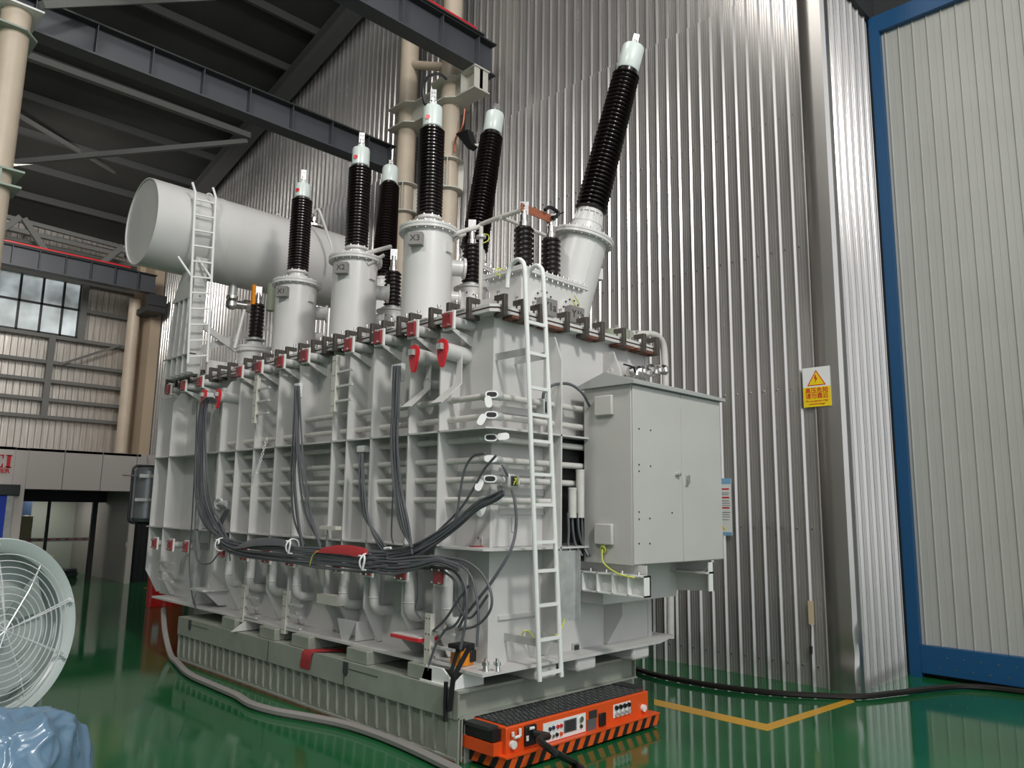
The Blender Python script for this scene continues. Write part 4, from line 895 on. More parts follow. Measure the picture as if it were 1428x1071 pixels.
# cross braces behind
def cbar(p, q, label): tag(MB().bar(p, q, .03, .10).build('cross_brace', 'tank'), label, 'brace')
cbar(hy(271, 445, 12.0), hy(330, 488, 12.0), 'grey flat brace falling to the right below the round oil tank')
cbar(hy(262, 493, 12.1), hy(372, 457, 12.1), 'grey flat brace rising to the right below the round oil tank')
tag(MB().cyl(hy(341, 432, 11.6), hy(327, 486, 11.6), .03, n=8).build('stay_tube', 'tank'), 'slim leaning grey tube left of the far small bushing', 'tube')

# ================================================================ LADDERS
def ladder(label, l0, l1, r0, r1, nr, rt, topfn, f0=.03, f1=.97, flat=True):
    t = thing('ladder', label, 'ladder', l0)
    for nm_, a, b2 in (('rail', l0, l1), ('rail', r0, r1)):
        P = [Vector(a), Vector(b2)]+[Vector(b2)+Vector(o) for o in topfn]
        MB().tube([P[0], P[1]]+smooth(P[1:], 4)[1:], rt, 10).build(nm_, 'white', t)
    for k in range(nr):
        f = f0+(f1-f0)*k/(nr-1); a = l0.lerp(l1, f); b2 = r0.lerp(r1, f)
        MB().bar(a, b2, .045, .022).build('rung', 'white', t)
    return t
ly = 4.98; zb1 = hy(752.5, 950, ly).z
xl0 = hy(752.5, 950, ly).x; xr0 = hy(783, 944, ly).x; xl1 = hy(731, 450, ly).x; xr1 = hy(757, 455, ly).x
zl1 = hy(722, 385, ly).z
xm, xq = (xl0+xl1)/2, (xr0+xr1)/2
L0 = Vector((xl0, ly, zb1)); R0 = Vector((xr0, ly, zb1)); L1 = Vector((xl1, ly, 4.46)); R1 = Vector((xr1, ly, 4.46))
fr = thing('ladder', 'white steel ladder hooked over the short side of the tank', 'ladder', L0)
for a, b2 in ((L0, L1), (R0, R1)):
    hook = [b2+Vector(o) for o in ((0, 0, 0), (.005, .03, .09), (.01, .11, .14), (.01, .20, .10), (.01, .24, .0), (.01, .25, -.12))]
    MB().tube([a, a.lerp(b2, .5), b2]+smooth(hook, 4)[1:], .023, 10).build('rail', 'white', fr)
for py in (454, 496, 543, 580, 616, 662, 704, 756, 796, 844, 892, 940):
    zz = hy(757, py, ly).z; f = (zz-zb1)/(4.46-zb1)
    if 0 < f < 1: MB().bar(L0.lerp(L1, f), R0.lerp(R1, f), .03, .03).build('rung', 'white', fr)
for zz, n_ in ((3.68, 'upper'), (1.0, 'lower')):
    f = (zz-zb1)/(4.46-zb1); a = L0.lerp(L1, f); b2 = R0.lerp(R1, f)
    for q in (a, b2): MB().box(q.x-.006-.0, q.x+.006, ly, TY, zz-.035, zz+.035).build('wall_bracket', 'galv', fr)
# ladder up to the conservator
ly = 11.62
a0 = hy(262, 507, ly); b0 = hy(289, 505, ly); a1 = hy(272.5, 268, ly); b1 = hy(301, 275, ly)
a0.z = max(a0.z, 4.2)
cl = thing('ladder', 'slim white ladder leaning up to the round oil tank at the far end', 'ladder', a0)
for a, b2, s in ((a0, a1, 0), (b0, b1, 1)):
    MB().tube([a, b2, b2+Vector((-.05, .02, .15))], .02, 8).build('rail', 'white', cl)
    MB().tube([b2+Vector((0, 0, -.1)), b2+Vector((.02, .3, -.02))], .015, 6).build('hook_stay', 'white', cl)
    MB().tube([a.lerp(b2, .5), a.lerp(b2, .62)+Vector((-.14, .2, .0))], .018, 6).build('mid_stay', 'white', cl)
for k in range(11): f = .04+.092*k; MB().bar(a0.lerp(a1, f), b0.lerp(b1, f), .03, .025).build('rung', 'white', cl)

# ================================================================ CONTROL CABINET
c0x, c0y = 6.29, 4.6; cxr = 7.99; cbk = 5.235; cz0, cz1 = 1.67, 3.47
cb = thing('control_cabinet', 'grey two-door control cabinet with a peaked roof mounted on the short side', 'cabinet', (c0x, c0y, cz0))
MB().box(c0x, cxr, c0y+.02, cbk, cz0, cz1).build('body', 'cabinet', cb, bevel=.006)
xs = hy(950, 600, c0y).x
d1 = MB().box(c0x+.006, xs-.003, c0y, c0y+.018, cz0+.01, cz1-.01).build('door', 'cabinet', cb, bevel=.003)
d2 = MB().box(xs+.003, cxr-.006, c0y, c0y+.018, cz0+.01, cz1-.01).build('door', 'cabinet', cb, bevel=.003)
ym = (c0y+cbk)/2
rf = MB(); e = .05
rf.add([(c0x-e, c0y-e, cz1), (cxr+e, c0y-e, cz1), (cxr+e, cbk+e, cz1), (c0x-e, cbk+e, cz1), (c0x-e, c0y-e, cz1+.035), (cxr+e, c0y-e, cz1+.035), (cxr+e, cbk+e, cz1+.035), (c0x-e, cbk+e, cz1+.035), (c0x-e, ym, cz1+.15), (cxr+e, ym, cz1+.15)],
       [(0, 3, 2, 1), (0, 1, 5, 4), (2, 3, 7, 6), (4, 5, 9, 8), (6, 7, 8, 9), (0, 4, 8, 7, 3), (1, 2, 6, 9, 5)])
rf.build('roof', mat('cabinet_roof', (.40, .41, .40, 1), .4, noise_amt=.03), cb, sharp=.1)
MB().ring((c0x+.05, ym+.0, cz1+.17), (1, .2, 0), .03, .008, 14).build('lifting_ring', 'cabinet', cb)
for py in (566, 745):
    p = hx(844, py, c0x); o = MB().box(c0x-.045, c0x, p.y-.115, p.y+.115, p.z-.105, p.z+.105).build('filter_vent', 'cabinet', cb, bevel=.012)
p = hy(945, 662, c0y); MB().box(p.x-.05, p.x+.02, c0y-.03, c0y, p.z-.01, p.z+.01).cyl((p.x, c0y, p.z), (p.x, c0y-.035, p.z), .018, n=10).build('latch', 'steel', d1)
p = hy(957, 668, c0y); MB().box(p.x-.022, p.x+.022, c0y-.018, c0y, p.z-.07, p.z+.045).cyl((p.x, c0y, p.z+.03), (p.x, c0y-.04, p.z+.03), .015, n=10).box(p.x-.006, p.x+.02, c0y-.035, c0y-.018, p.z-.05, p.z+.03).build('lock_handle', 'steel', d2)
mb = MB()
for px, py in ((891, 598), (907, 600), (891, 648), (891, 657), (907, 650), (891, 714), (891, 724), (906, 723), (937, 715), (891, 758), (906, 758)):
    p = hy(px, py, c0y); mb.cyl((p.x, c0y, p.z), (p.x, c0y-.005, p.z), .009, n=8)
mb.build('door_rivet', 'dark', d1)
# cantilever arms carrying the cabinet
zt_ = cz0; A = hx(905, 803, 6.33); yA = A.y; zA = A.z; zB = hx(905, 833, 6.33).z
cbk2 = thing('cabinet_bracket', 'pale cantilever arm with open cells under the left edge of the cabinet', 'bracket', (6.33, TY, zB))
mb = MB().box(6.34, 6.36, yA, TY, zB, zA).box(6.25, 6.36, yA, TY, zB, zB+.015).box(6.25, 6.36, yA, TY, zA-.015, zA)
for k in range(6): y = yA+(TY-yA)*k/5; mb.box(6.25, 6.36, max(y-.007, yA), min(y+.007, TY), zB, zA)
mb.build('arm', 'white', cbk2)
MB().prism([(yA+.06, zA), (TY, zA), (TY, cz0), (yA+.25, cz0), (yA+.06, cz0)], 'x', 6.37, 6.39).build('riser', 'tank', cbk2)
t = thing('cabinet_bracket', 'grey gusset arm under the right half of the cabinet', 'bracket', (7.7, TY, 1.2))
yR = hx(995, 800, 7.75).y; z1 = hx(995, 784, 7.75).z; z2 = hx(996, 824, 7.75).z
MB().prism([(yR, z1), (TY, z1+.02), (TY, z2-.05), (yR, z2)], 'x', 7.74, 7.76).box(7.6, 7.76, yR, TY, cz0-.14, cz0-.12).build('gusset', 'tank', t)
MB().box(7.66, 7.76, yR-.0, yR+.015, z2, z1).build('end_flange', 'white', t)
MB().box(6.4, 7.74, TY-.35, TY-.02, 1.25, 1.62).build('cross_channel', 'tank', t)
mb = MB()
for k in range(4): y = yA+.1+.2*k; mb.cyl((6.3, y, zA-.03), (6.3, y, zA+.03), .014, n=6)
mb.build('arm_bolt', 'steel', cbk2)
p = hx(842, 762, c0x-.01); 
tag(MB().tube(smooth([p, p+Vector((-.03, -.0, -.08)), p+Vector((-.03, -.03, -.17)), hx(862, 800, 6.22), hx(885, 806, 6.24), hx(876, 806, 6.3)][:5], 5), .008, 6).ring(p+Vector((-.01, 0, -.03)), (1, 0, .3), .03, .010, 10).cyl(p+Vector((-.02, 0, .02)), p+Vector((.0, 0, .02)), .03, n=10).build('earth_wire', 'yg'), 'yellow green earth wire dropping from the cabinet to its bracket', 'wire')
# black panel standing in for the cabinet's shade, behind conduits right of the ladder
rc = thing('shade_panel_conduits', 'black panel standing in for cabinet shade on the tank, with conduits and cables', 'shade panel', (5.95, TY, 1.85))
MB().box(5.90, 6.82, TY-.08, TY-.005, 1.86, 2.93).build('shade_panel', 'black', rc)
mb = MB()
for px, a, b2 in ((798, 680, 722), (809, 655, 722)):
    p = hy(px, a, 5.2); q = hy(px, b2, 5.2); mb.cyl(p, q, .045, n=14).cyl(p+Vector((0, 0, -.0)), p+Vector((0, 0, -.02)), .048, n=14)
mb.build('drop_conduit', 'tube', rc)
mb = MB()
for px, q in ((792, 785), (798, 800), (806, 812), (811, 808)): mb.tube(smooth([hy(px, 715, 5.2), hy(px+1, 740, 5.2), hy((px+q)/2+4, 760, 5.2), hy(q+12, 775, 5.15)], 5), .014, 6)
mb.build('drop_cable', 'cable', rc)
tag(MB().tube(smooth([hy(757, 556, 5.22), hy(760, 545, 5.2), hy(775, 536, 5.2), hy(795, 536, 5.2), hy(812, 548, 5.1), hy(822, 566, 5.15)], 6), .016, 8).build('arched_cable', 'cable'), 'dark cable arching from the tank to the back of the cabinet', 'cable')
p = hy(757, 568, CYY); t = thing('conduit_box', 'open silver conduit box behind the ladder on the top conduit', 'junction box', p)
MB().box(p.x-.05, p.x+.05, CYY-.06, CYY+.05, p.z-.09, p.z+.09).build('box', 'galv', t, bevel=.01); MB().box(p.x-.03, p.x+.03, CYY-.07, CYY-.06, p.z-.06, p.z+.05).build('opening', 'black', t)
p = hy(711, 671, CYY); jb = thing('conduit_box', 'open silver junction box full of wires left of the ladder', 'junction box', p)
MB().box(p.x-.075, p.x+.075, CYY-.06, CYY+.04, p.z-.07, p.z+.07).cyl((p.x+.07, CYY, p.z), (p.x+.11, CYY, p.z), .05, n=12).build('box', 'galv', jb, bevel=.02)
MB().box(p.x-.045, p.x+.045, CYY-.066, CYY-.058, p.z-.045, p.z+.045).build('opening', 'dark', jb)
mb = MB()
for k in range(5): mb.tube(smooth([p+Vector((random.uniform(-.03, .03), -.07+random.uniform(-.02, 0), random.uniform(-.04, .04)+CYY*0)) for _ in range(4)], 4), .004, 5)
for v_ in mb.v: v_.y = min(v_.y, CYY-.055) if v_.y > CYY-.2 else v_.y
mb.v = [Vector((v_.x, v_.y, v_.z)) for v_ in mb.v]
mb.build('loose_wires', 'yg', jb)
# ================================================================ CABLES
random.seed(11)
ncab = 0
def cable(pts, label, r=.0125, m='cable', group=None, name='control_cable'):
    return tag(MB().tube(smooth(pts, 6), r, 7).build(name, m), label, 'cable', group)
def fan(keys, n, label, group, spread=6, r=.0125, xs=4.76):
    """n cables following key pixels on the plane x=xs, each with its own offset"""
    for k in range(n):
        off = (k-(n-1)/2)/max(1, (n-1)/2) if n > 1 else 0; P = []
        for (px, py, w) in keys:
            o = off*w+random.uniform(-.8, .8); P.append(hx(px+(o if abs(w) and py < 740 and w > 0 else 0)+random.uniform(-1, 1)*(py < 740), py+random.uniform(-1.5, 1.5)*(py >= 740)+(abs(w) and (off*abs(w) if (py >= 740 or w < 0) else 0)), xs-.03*random.random()))
        cable(P, label, r, group=group)
# trunk along the long side
trunk = [(302, 752, -5), (320, 762, -8), (345, 768, -9), (400, 773, -11), (440, 777, -13), (480, 782, -14), (510, 784, -13), (540, 783, -13)]
fan(trunk, 12, 'grey cable in the thick bundle tied along the long side of the tank', 'bundled grey cables along the long side', xs=4.72)
fan([(505, 780, -10), (540, 778, -10), (575, 770, -9), (610, 750, -7), (640, 728, -6), (665, 706, -5), (690, 694, -5), (703, 686, -4)], 8, 'grey cable rising from the bundle to the open junction box by the ladder', 'cables rising to the junction box', xs=4.84)
fan([(505, 782, -9), (545, 790, -10), (580, 786, -8), (610, 782, -5), (640, 792, -3)], 6, 'grey cable leaving the right end of the bundle towards the near corner', 'cables ending at the near corner', xs=4.72)
fan([(300, 560, 3), (290, 555, 4), (283, 575, 5), (281, 640, 7), (284, 700, 10), (300, 738, 10), (325, 760, 6)], 9, 'grey cable hanging from the far cover rim down into the bundle', 'cables dropping at the far bay', xs=4.80)
fan([(413, 538, 2), (411, 600, 3), (409, 660, 3), (413, 720, 3), (424, 765, 5)], 3, 'grey cable dropping from the left white gland plate straight to the bundle', 'straight cables from the left gland plate', xs=4.80)
fan([(415, 538, 2), (417, 600, 3), (421, 660, 4), (431, 715, 4), (448, 765, 5)], 3, 'grey cable dropping from the left white gland plate and curving right', 'curving cables from the left gland plate', xs=4.80)
fan([(553, 510, 4), (551, 560, 4), (550, 620, 5), (554, 680, 5), (563, 730, 6), (575, 768, 6)], 5, 'grey cable dropping from the gland plate below the red teardrop blank', 'cables from the right gland plate', xs=4.80)
fan([(505, 632, 2), (505, 670, 3), (509, 715, 3), (522, 745, 4), (540, 770, 5)], 3, 'grey cable dropping from the white conduit body in mid side', 'cables from the middle conduit body', xs=4.84)
fan([(318, 710, 2), (309, 728, 3), (304, 745, 3), (303, 760, 2)], 4, 'short grey cable from the open conduit end at the far ribs', 'short far cables', xs=4.86)
def one(K, label, x=4.78, r=.0125, m='cable', end=None): return cable([hx(a, b, x) for a, b in K]+([end] if end else []), label, r, m)
one([(676, 632), (660, 636), (648, 655), (641, 690), (636, 722), (620, 745)], 'single grey cable looping left from the fourth corner conduit', 4.84)
one([(692, 635), (675, 655), (660, 682), (640, 712), (610, 742)], 'single grey cable slanting from the fourth corner conduit down to the bundle', 4.86)
cable([hy(700, 648, 5.22), hy(703, 653, 5.2), hy(708, 664, 5.2)], 'short grey cable entering the junction box from above')
cable([hy(714, 684, 5.16), hy(718, 700, 5.08), hy(720, 730, 5.05), hy(713, 765, 5.0), hx(690, 805, 4.9), hx(668, 834, 4.86), hx(648, 860, 4.86), hx(640, 875, 4.86)], 'long grey cable hanging from the junction box round the near corner', .015)
one([(600, 775), (625, 778), (650, 783), (672, 800), (685, 828), (683, 852), (665, 872), (640, 878)], 'grey cable making the widest loop below the bundle end', 4.76)
one([(600, 780), (630, 782), (655, 800), (664, 830), (667, 860), (665, 902)], 'grey cable hanging down with its cut end near the drain plugs', 4.76)
one([(590, 785), (620, 788), (640, 800), (650, 822), (650, 860), (642, 905)], 'grey cable hanging from the bundle end down to the yellow tool', 4.75)
one([(600, 790), (630, 795), (645, 815), (647, 845), (636, 870), (618, 880)], 'grey cable curling behind the nearest elbow pipe', 4.78)
one([(585, 792), (615, 796), (635, 812), (637, 840), (655, 862), (680, 830)], 'grey cable swinging back up in the near corner tangle', 4.77)
one([(604, 880), (622, 862), (638, 838), (655, 815)], 'grey cable end crossing low beside the near step plate', 4.76)
one([(626, 872), (610, 895), (600, 922), (598, 935)], 'grey cable end dropping behind the near step plate', 4.74)
one([(581, 788), (582, 830), (579, 850), (586, 862)], 'thin dark cable hanging beside the second nearest elbow pipe', 4.78, .008)
one([(549, 670), (547, 710), (546, 745), (548, 757)], 'thin dark cable hanging with a lug above the shelf', 4.84, .009)
one([(275, 560), (272, 640), (268, 720), (264, 780), (268, 830), (274, 850)], 'thin grey cable running down the far bay to its foot', 4.80, .010)
one([(281, 600), (275, 680), (272, 740), (275, 780), (292, 786), (305, 772), (318, 765), (321, 782)], 'thin grey cable sagging in a loop at the far lower bay', 4.78, .010)
cable([hy(598, 147, 7.12), hy(592, 143, 7.12), hy(590, 122, 7.12), hy(597, 108, 7.2), hy(608, 103, 7.3), hy(617, 105, 7.4), hy(622, 110, 7.5)], 'black cable arching over the cap of the nearest upright bushing', .02, 'black', name='test_lead')
# wraps, ties
pts = []
tg = thing('red_wrap', 'red cloth wrap lying over the cable bundle', 'cloth', hx(485, 770, 4.68))
def ribbon(K, x, w, m, name, parent=None, t=.004):
    mb = MB(); n = len(K)
    for i, (px, py, h) in enumerate(K):
        a = hx(px, py, x); z2 = a.z-h
        mb.v += [Vector((x, a.y, a.z)), Vector((x-w*.7, a.y, a.z-h*.35)), Vector((x-w, a.y, z2)), Vector((x+t, a.y, a.z-t)), Vector((x-w*.7+t, a.y, a.z-h*.35-t)), Vector((x-w+t, a.y, z2))]
    for i in range(n-1):
        o = i*6; q = o+6
        for a, b in ((0, 1), (1, 2)): mb.f.append((o+a, o+b, q+b, q+a)); mb.f.append((o+3+b, o+3+a, q+3+a, q+3+b))
    return mb.build(name, m, parent)
ribbon([(443, 768, .02), (452, 763, .06), (470, 760, .09), (487, 760, .10), (505, 763, .10), (512, 766, .08), (516, 770, .03)], 4.71, .05, 'strap', 'cloth', tg)
tg = thing('dark_wrap', 'dark brown rubber sheet wrapped over the far half of the cable bundle', 'cloth', hx(370, 760, 4.68))
ribbon([(330, 762, .03), (345, 754, .09), (360, 750, .10), (380, 750, .09), (395, 752, .07), (408, 760, .05)], 4.70, .04, 'cable', 'cloth', tg)
for i, (px, py) in enumerate(((306, 755), (405, 757), (508, 778))):
    p = hx(px, py, 4.66); mb = MB(); mb.ring(p+Vector((.03, 0, -.04)), (.0, 1, .1), .085, .009, 20)
    mb.tube(smooth([p, p+Vector((-.02, -.03, .02)), p+Vector((-.03, -.05, -.02)), p+Vector((-.03, -.02, -.12 if i else -.03))], 4), .011, 6).tube(smooth([p, p+Vector((-.02, .05, .02)), p+Vector((-.01, .09, .01))], 4), .011, 6)
    tag(mb.build('cable_tie', 'tape'), 'white plastic tie knotted round the cable bundle, %s' % ['far end', 'middle one', 'beside the red wrap'][i], 'tie')
p = hx(543, 766, 4.68); tag(MB().tube([hx(536, 765, 4.68), hx(545, 764, 4.68)], .014, 6).build('cable_tie', 'tape'), 'small white tie where the middle cables join the bundle', 'tie')
tag(MB().tube(smooth([hx(432, 788, 4.66), hx(436, 775, 4.66), hx(444, 768, 4.67)], 4), .006, 5).build('yellow_tie', 'yg'), 'thin yellow tie round the bundle left of the red wrap', 'tie')
# chain hanging on the ribs at far side
mb = MB()
for k in range(12):
    p = hx(372-k*1.2, 612+k*4.2, 4.84); mb.ring(p, (1, .5*(k % 2), 0), .018, .005, 10, 5)
tag(mb.build('plastic_chain', 'tape'), 'short pale chain hanging over the conduits in the far half', 'chain')
# red strap hanging over the base
tg = thing('webbing_strap', 'dark red webbing strap trapped under the tank and hanging over the base', 'strap', hx(430, 912, 4.69))
a = hx(423, 917, 4.69); y = hx(430, 912, 4.69).y
mb = MB(); w = .10
for i, (x, z, dy) in enumerate(((5.0, .625, -.25), (4.80, .625, -.1), (4.70, .615, 0), (4.68, .58, .02), (4.685, .50, .04), (4.69, .42, .06))):
    mb.v += [Vector((x, y-w+dy, z)), Vector((x, y+w+dy, z)), Vector((x-.004, y-w+dy, z+.004)), Vector((x-.004, y+w+dy, z+.004))]
for i in range(5): o = i*4; mb.f += [(o, o+1, o+5, o+4), (o+3, o+2, o+6, o+7), (o, o+4, o+6, o+2), (o+1, o+3, o+7, o+5)]
mb.build('strap', 'strap', tg)
tag(MB().box(4.87, 5.3, 8.75, 9.1, .615, .63).build('red_pad', 'strap'), 'flat dark red pad between base and tank', 'pad')
# yellow hydraulic tool with black straps hanging on the corner
p = hx(643, 922, 4.93)
tl = thing('hydraulic_pump', 'small yellow and black hand tool standing on the base corner by the drain plugs', 'tool', (p.x, p.y, .76))
MB().cyl((p.x-.0, p.y, .775), (p.x, p.y, .93), .085, n=20).box(p.x-.07, p.x+.09, p.y-.07, p.y+.07, .775, .90).build('body', 'oranget', tl)
MB().box(p.x-.10, p.x+.10, p.y-.08, p.y+.08, .91, .965).box(p.x+.04, p.x+.11, p.y-.09, p.y-.05, .80, .91).build('top_cover', 'black', tl, bevel=.01)
mb = MB().bar(hx(655, 902, 4.86), hx(632, 945, 4.66), .012, .045, up=(1, 0, 0)).bar(hx(632, 945, 4.66), hx(627, 992, 4.655), .012, .05, up=(1, 0, 0)).bar(hx(639, 905, 4.86), hx(629, 938, 4.72), .012, .035, up=(1, 0, 0))
mb.build('carry_strap', 'black', tl)
tag(MB().tube([hx(622, 951, 4.655), hx(621, 980, 4.655), hx(621, 1006, 4.655)], .020, 10).build('pump_handle', 'black'), 'black rubber grip hanging upright at the base corner', 'handle')
cb2 = thing('clamp_plate', 'white folded steel plate lying on the base corner under the yellow tool', 'plate', (4.75, 5.5, .62))
MB().prism([(4.71, .612), (4.74, .68), (4.84, .75), (5.06, .75), (5.06, .612)], 'y', 5.40, 5.42).box(4.71, 5.06, 5.42, 5.9, .612, .63).prism([(5.42, .612), (5.42, .64), (5.6, .76), (5.84, .76), (5.9, .612)], 'x', 4.73, 4.75).build('plate', 'white', cb2)

# ================================================================ AGV
yf = 4.93; zb0 = .03
xa = hy(700, 1056.6, yf).x; xb = hy(904, 1012, yf).x; zt = hy(717.7, 1009, yf).z; ztr = hy(903.6, 965, yf).z; zt = (zt+ztr)/2; zt = min(zt, .355)
xa = hy(706, 1030, yf).x; xb = hy(904, 985, yf).x
agv = thing('transport_vehicle', 'flat orange transport vehicle with hazard stripes driven under the base', 'transport vehicle', (xa, yf, 0))
MB().box(xa, xb, yf, 7.5, .10, zt).build('chassis', 'orange', agv, bevel=.008)
zs1 = hy(694.6, 1059.7, yf-.06).z; zs1 = .125
sk = MB().box(xa-.05, xb+.10, yf-.06, 7.56, .025, zs1); sk.build('bumper_skirt', 'hazard', agv)
MB().box(xa-.06, xb+.11, yf-.07, 7.5, zs1, zs1+.012).build('skirt_edge', 'orange', agv)
MB().box(xa+.04, xb-.04, yf+.03, 7.3, zt, zt+.006).build('tread_deck', 'tread', agv)
mb = MB()
nx = int((xb-xa-.1)/.05)
for i in range(nx):
    for j in range(9):
        c = Vector((xa+.07+i*.05+(j % 2)*.025, yf+.06+j*.045, zt+.006)); mb.obox(c, (.014, .004, .003), Matrix.Rotation(.7 if (i+j) % 2 else -.7, 3, 'Z'))
o = mb.build('tread_pattern', 'treadp', agv); o['kind'] = 'stuff'
MB().box(xa-.105, xa-.005, yf+.06, 7.3, zt-.11, zt-.02).build('side_scanner_slot', 'black', agv); MB().box(xa-.11, xa-.0, yf+.10, 7.2, zt-.03, zt+.0).build('side_rub_strip', 'dark', agv)
MB().box(xa-.11, xa-.004, yf+.04, 7.3, zs1+.01, zt-.12).build('side_bin', 'orange', agv)
MB().box(xb+.005, xb+.12, yf+.10, 7.2, zt-.12, zt-.03).build('right_scanner', 'black', agv); MB().box(xb-.08, xb+.08, yf+.12, 7.2, zt+.0, zt+.018).build('side_rub_strip', 'dark', agv)
def pp(px, py): return hy(px, py, yf)
def rect(a, b, c, d, dep=.006):
    A = pp(a, b); B = pp(c, d); return MB().box(A.x, B.x, yf-dep, yf, (B.z if B.z < A.z else A.z), max(A.z, B.z))
def zc_(px, py): return pp(px, py).z
xL, xR = pp(757, 1020).x, pp(816, 1005).x; zT, zB = pp(757, 1009.5).z, pp(757, 1037).z
pnl = MB().box(xL, xR, yf-.006, yf, zB, zT).build('control_panel', 'white', agv); W = xR-xL; H_ = zT-zB
MB().box(xL+W*.47, xL+W*.77, yf-.010, yf-.006, zB+H_*.22, zB+H_*.88).build('screen', 'drum', pnl)
MB().box(xL+W*.50, xL+W*.74, yf-.011, yf-.010, zB+H_*.27, zB+H_*.83).build('screen_glass', 'dark', pnl)
for fx, fz, m_ in ((.14, .66, 'dark'), (.22, .68, 'navy'), (.32, .68, 'redb'), (.40, .68, 'redb'), (.12, .26, 'steel'), (.21, .26, 'steel'), (.30, .28, 'black'), (.40, .26, 'orange'), (.88, .35, 'dark'), (.88, .72, 'steel')):
    r_ = .028 if fz == .72 and fx > .8 else .017
    MB().cyl((xL+W*fx, yf-.006, zB+H_*fz), (xL+W*fx, yf-.02, zB+H_*fz), r_, n=14).build('push_button', m_, pnl)
rect(821, 992, 832, 1000).build('speaker_grille', 'dark', agv); rect(818, 1004, 831, 1016).build('switch_plate', 'drum', agv)
p = pp(839, 1003); MB().box(p.x-.05, p.x+.05, yf-.02, yf, p.z-.06, p.z+.06).build('charge_socket', 'black', agv, bevel=.008)
xL, xR = pp(855, 990).x, pp(879, 985).x; zT, zB = pp(867, 980).z, pp(867, 998).z
o = MB().box(xL, xR, yf-.004, yf, zB, zT).build('connector_plate', 'white', agv)
for r_ in (0, 1):
    for k in range(4): q = Vector((xL+(xR-xL)*(.14+.24*k), yf-.004, zB+(zT-zB)*(.25+.5*r_))); MB().lathe(q, (0, -1, 0), [(.022, 0), (.022, .02), (.012, .02), (.012, .012), (0, .012)], 12).build('connector', 'galv' if not r_ else 'black', o)
p = pp(896, 987); MB().lathe((p.x, yf, p.z), (0, -1, 0), [(.035, 0), (.035, .03), (.015, .032), (0, .032)], 16).build('lidar_eye', 'white', agv)
p = pp(714, 1038); MB().lathe((p.x, yf, p.z), (0, -1, 0), [(.035, 0), (.035, .03), (.015, .032), (0, .032)], 16).build('lidar_eye', 'white', agv)
mb = MB()
for px, py, px2, py2 in ((722, 1015, 722, 1025), (732, 1025, 732, 1032), (714, 1028, 721, 1026), (712, 1020, 712, 1026), (735, 1015, 741, 1014)):
    a, b = pp(px, py), pp(px2, py2); mb.cyl(a+Vector((0, -.03, 0)), b+Vector((0, -.03, .001)), .013, n=10)
mb.build('corner_lamp', 'white', agv)
p = pp(738, 1022)
MB().box(p.x-.07, p.x+.07, yf-.03, yf, p.z-.10, p.z+.07).build('plug_socket', 'black', agv, bevel=.01)
q0 = Vector((p.x+.02, yf-.03, p.z)); 
def flr(px, py, r): return hz(px, py, r)
cable([q0, q0+Vector((.06, -.12, -.01)), hy(752, 1032, 4.6), hy(775, 1050, 4.3), hz(800, 1064, .03), hz(815, 1076, .03), hz(860, 1110, .03)], 'thick black power cable plugged into the front of the orange vehicle', .030, 'black', name='power_cable')
# ================================================================ HOSES ON THE FLOOR
K = [(225, 905), (233, 915), (245, 926), (265, 941), (300, 957), (330, 970), (350, 982), (385, 992), (430, 1000), (480, 1010), (530, 1026), (580, 1047), (640, 1076)]
P = [Vector((4.9, 12.6, 1.1)), Vector((4.85, 12.2, .6)), hx(231, 893, 4.6)]+[hz(a, b, .045) for a, b in K[2:]]
P = [hx(228, 850, 4.9), hx(230, 880, 4.75), hz(238, 913, .06), hz(248, 925, .05)]+[hz(a, b, .045) for a, b in K[3:]]
cable(P, 'thick grey hose running along the floor in front of the base', .042, 'hose', name='floor_hose')
K = [(885, 932), (915, 941), (960, 950), (1010, 958), (1080, 966), (1150, 970), (1200, 971), (1250, 966), (1300, 960), (1340, 957), (1380, 959), (1440, 966)]
cable([hz(a, b, .04) for a, b in K], 'thick black cable lying along the foot of the corrugated wall', .035, mat('black_cable', (.014, .011, .010, 1), .4), name='floor_cable')
# ================================================================ RED CYLINDER behind the far end (seen mostly in the floor)
x, y = 7.05, 17.9
hR = 1.42
t = thing('red_cylinder', 'tall red cylinder standing behind the far end of the tank, seen in the floor reflection', 'cylinder', (x, y, 0))
MB().cyl((x, y, .0), (x, y, hR), .40, n=40).build('drum', 'redc', t)
MB().box(x-.50, x-.3, y-.45, y-.25, .0, .03).build('foot', 'redc', t)
MB().box(x-.36, x-.24, y-.35, y-.30, .4, .75).build('label_plate', 'white', t)
# grey drum strapped to the far end of the tank
x, y = 5.02, 13.75
p = hy(197, 690, 13.8); px_ = p.x
t = thing('accumulator', 'dark grey strapped cylinder with a black rim at the far end of the tank', 'cylinder', (px_, 13.8, 1.84))
zt_, zb_ = hy(198, 650, 13.8).z, hy(198, 729, 13.8).z
MB().lathe((px_+.12, 13.85, zb_), (0, 0, 1), [(.0, 0), (.20, .02), (.25, .08), (.25, zt_-zb_-.08), (.20, zt_-zb_-.02), (0, zt_-zb_)], 28).build('drum', 'drum', t)
rr = []
xl_, xr_ = px_-.17, px_+.38
for (cx_, cz_, a0) in ((xr_-.08, zt_-.08, 0), (xl_+.08, zt_-.08, 90), (xl_+.08, zb_+.08, 180), (xr_-.08, zb_+.08, 270)):
    for k in range(5): a = math.radians(a0+k*22.5); rr.append((cx_+.08*math.cos(a), 13.8, cz_+.08*math.sin(a)))
MB().tube(rr, .022, 8, True).build('rubber_rim', 'black', t)
MB().box(xl_+.04, xr_, 13.58, 13.6, zt_-.2, zt_-.14).box(xl_+.0, xr_, 13.58, 13.6, zb_+.36, zb_+.41).build('strap', 'galv', t)
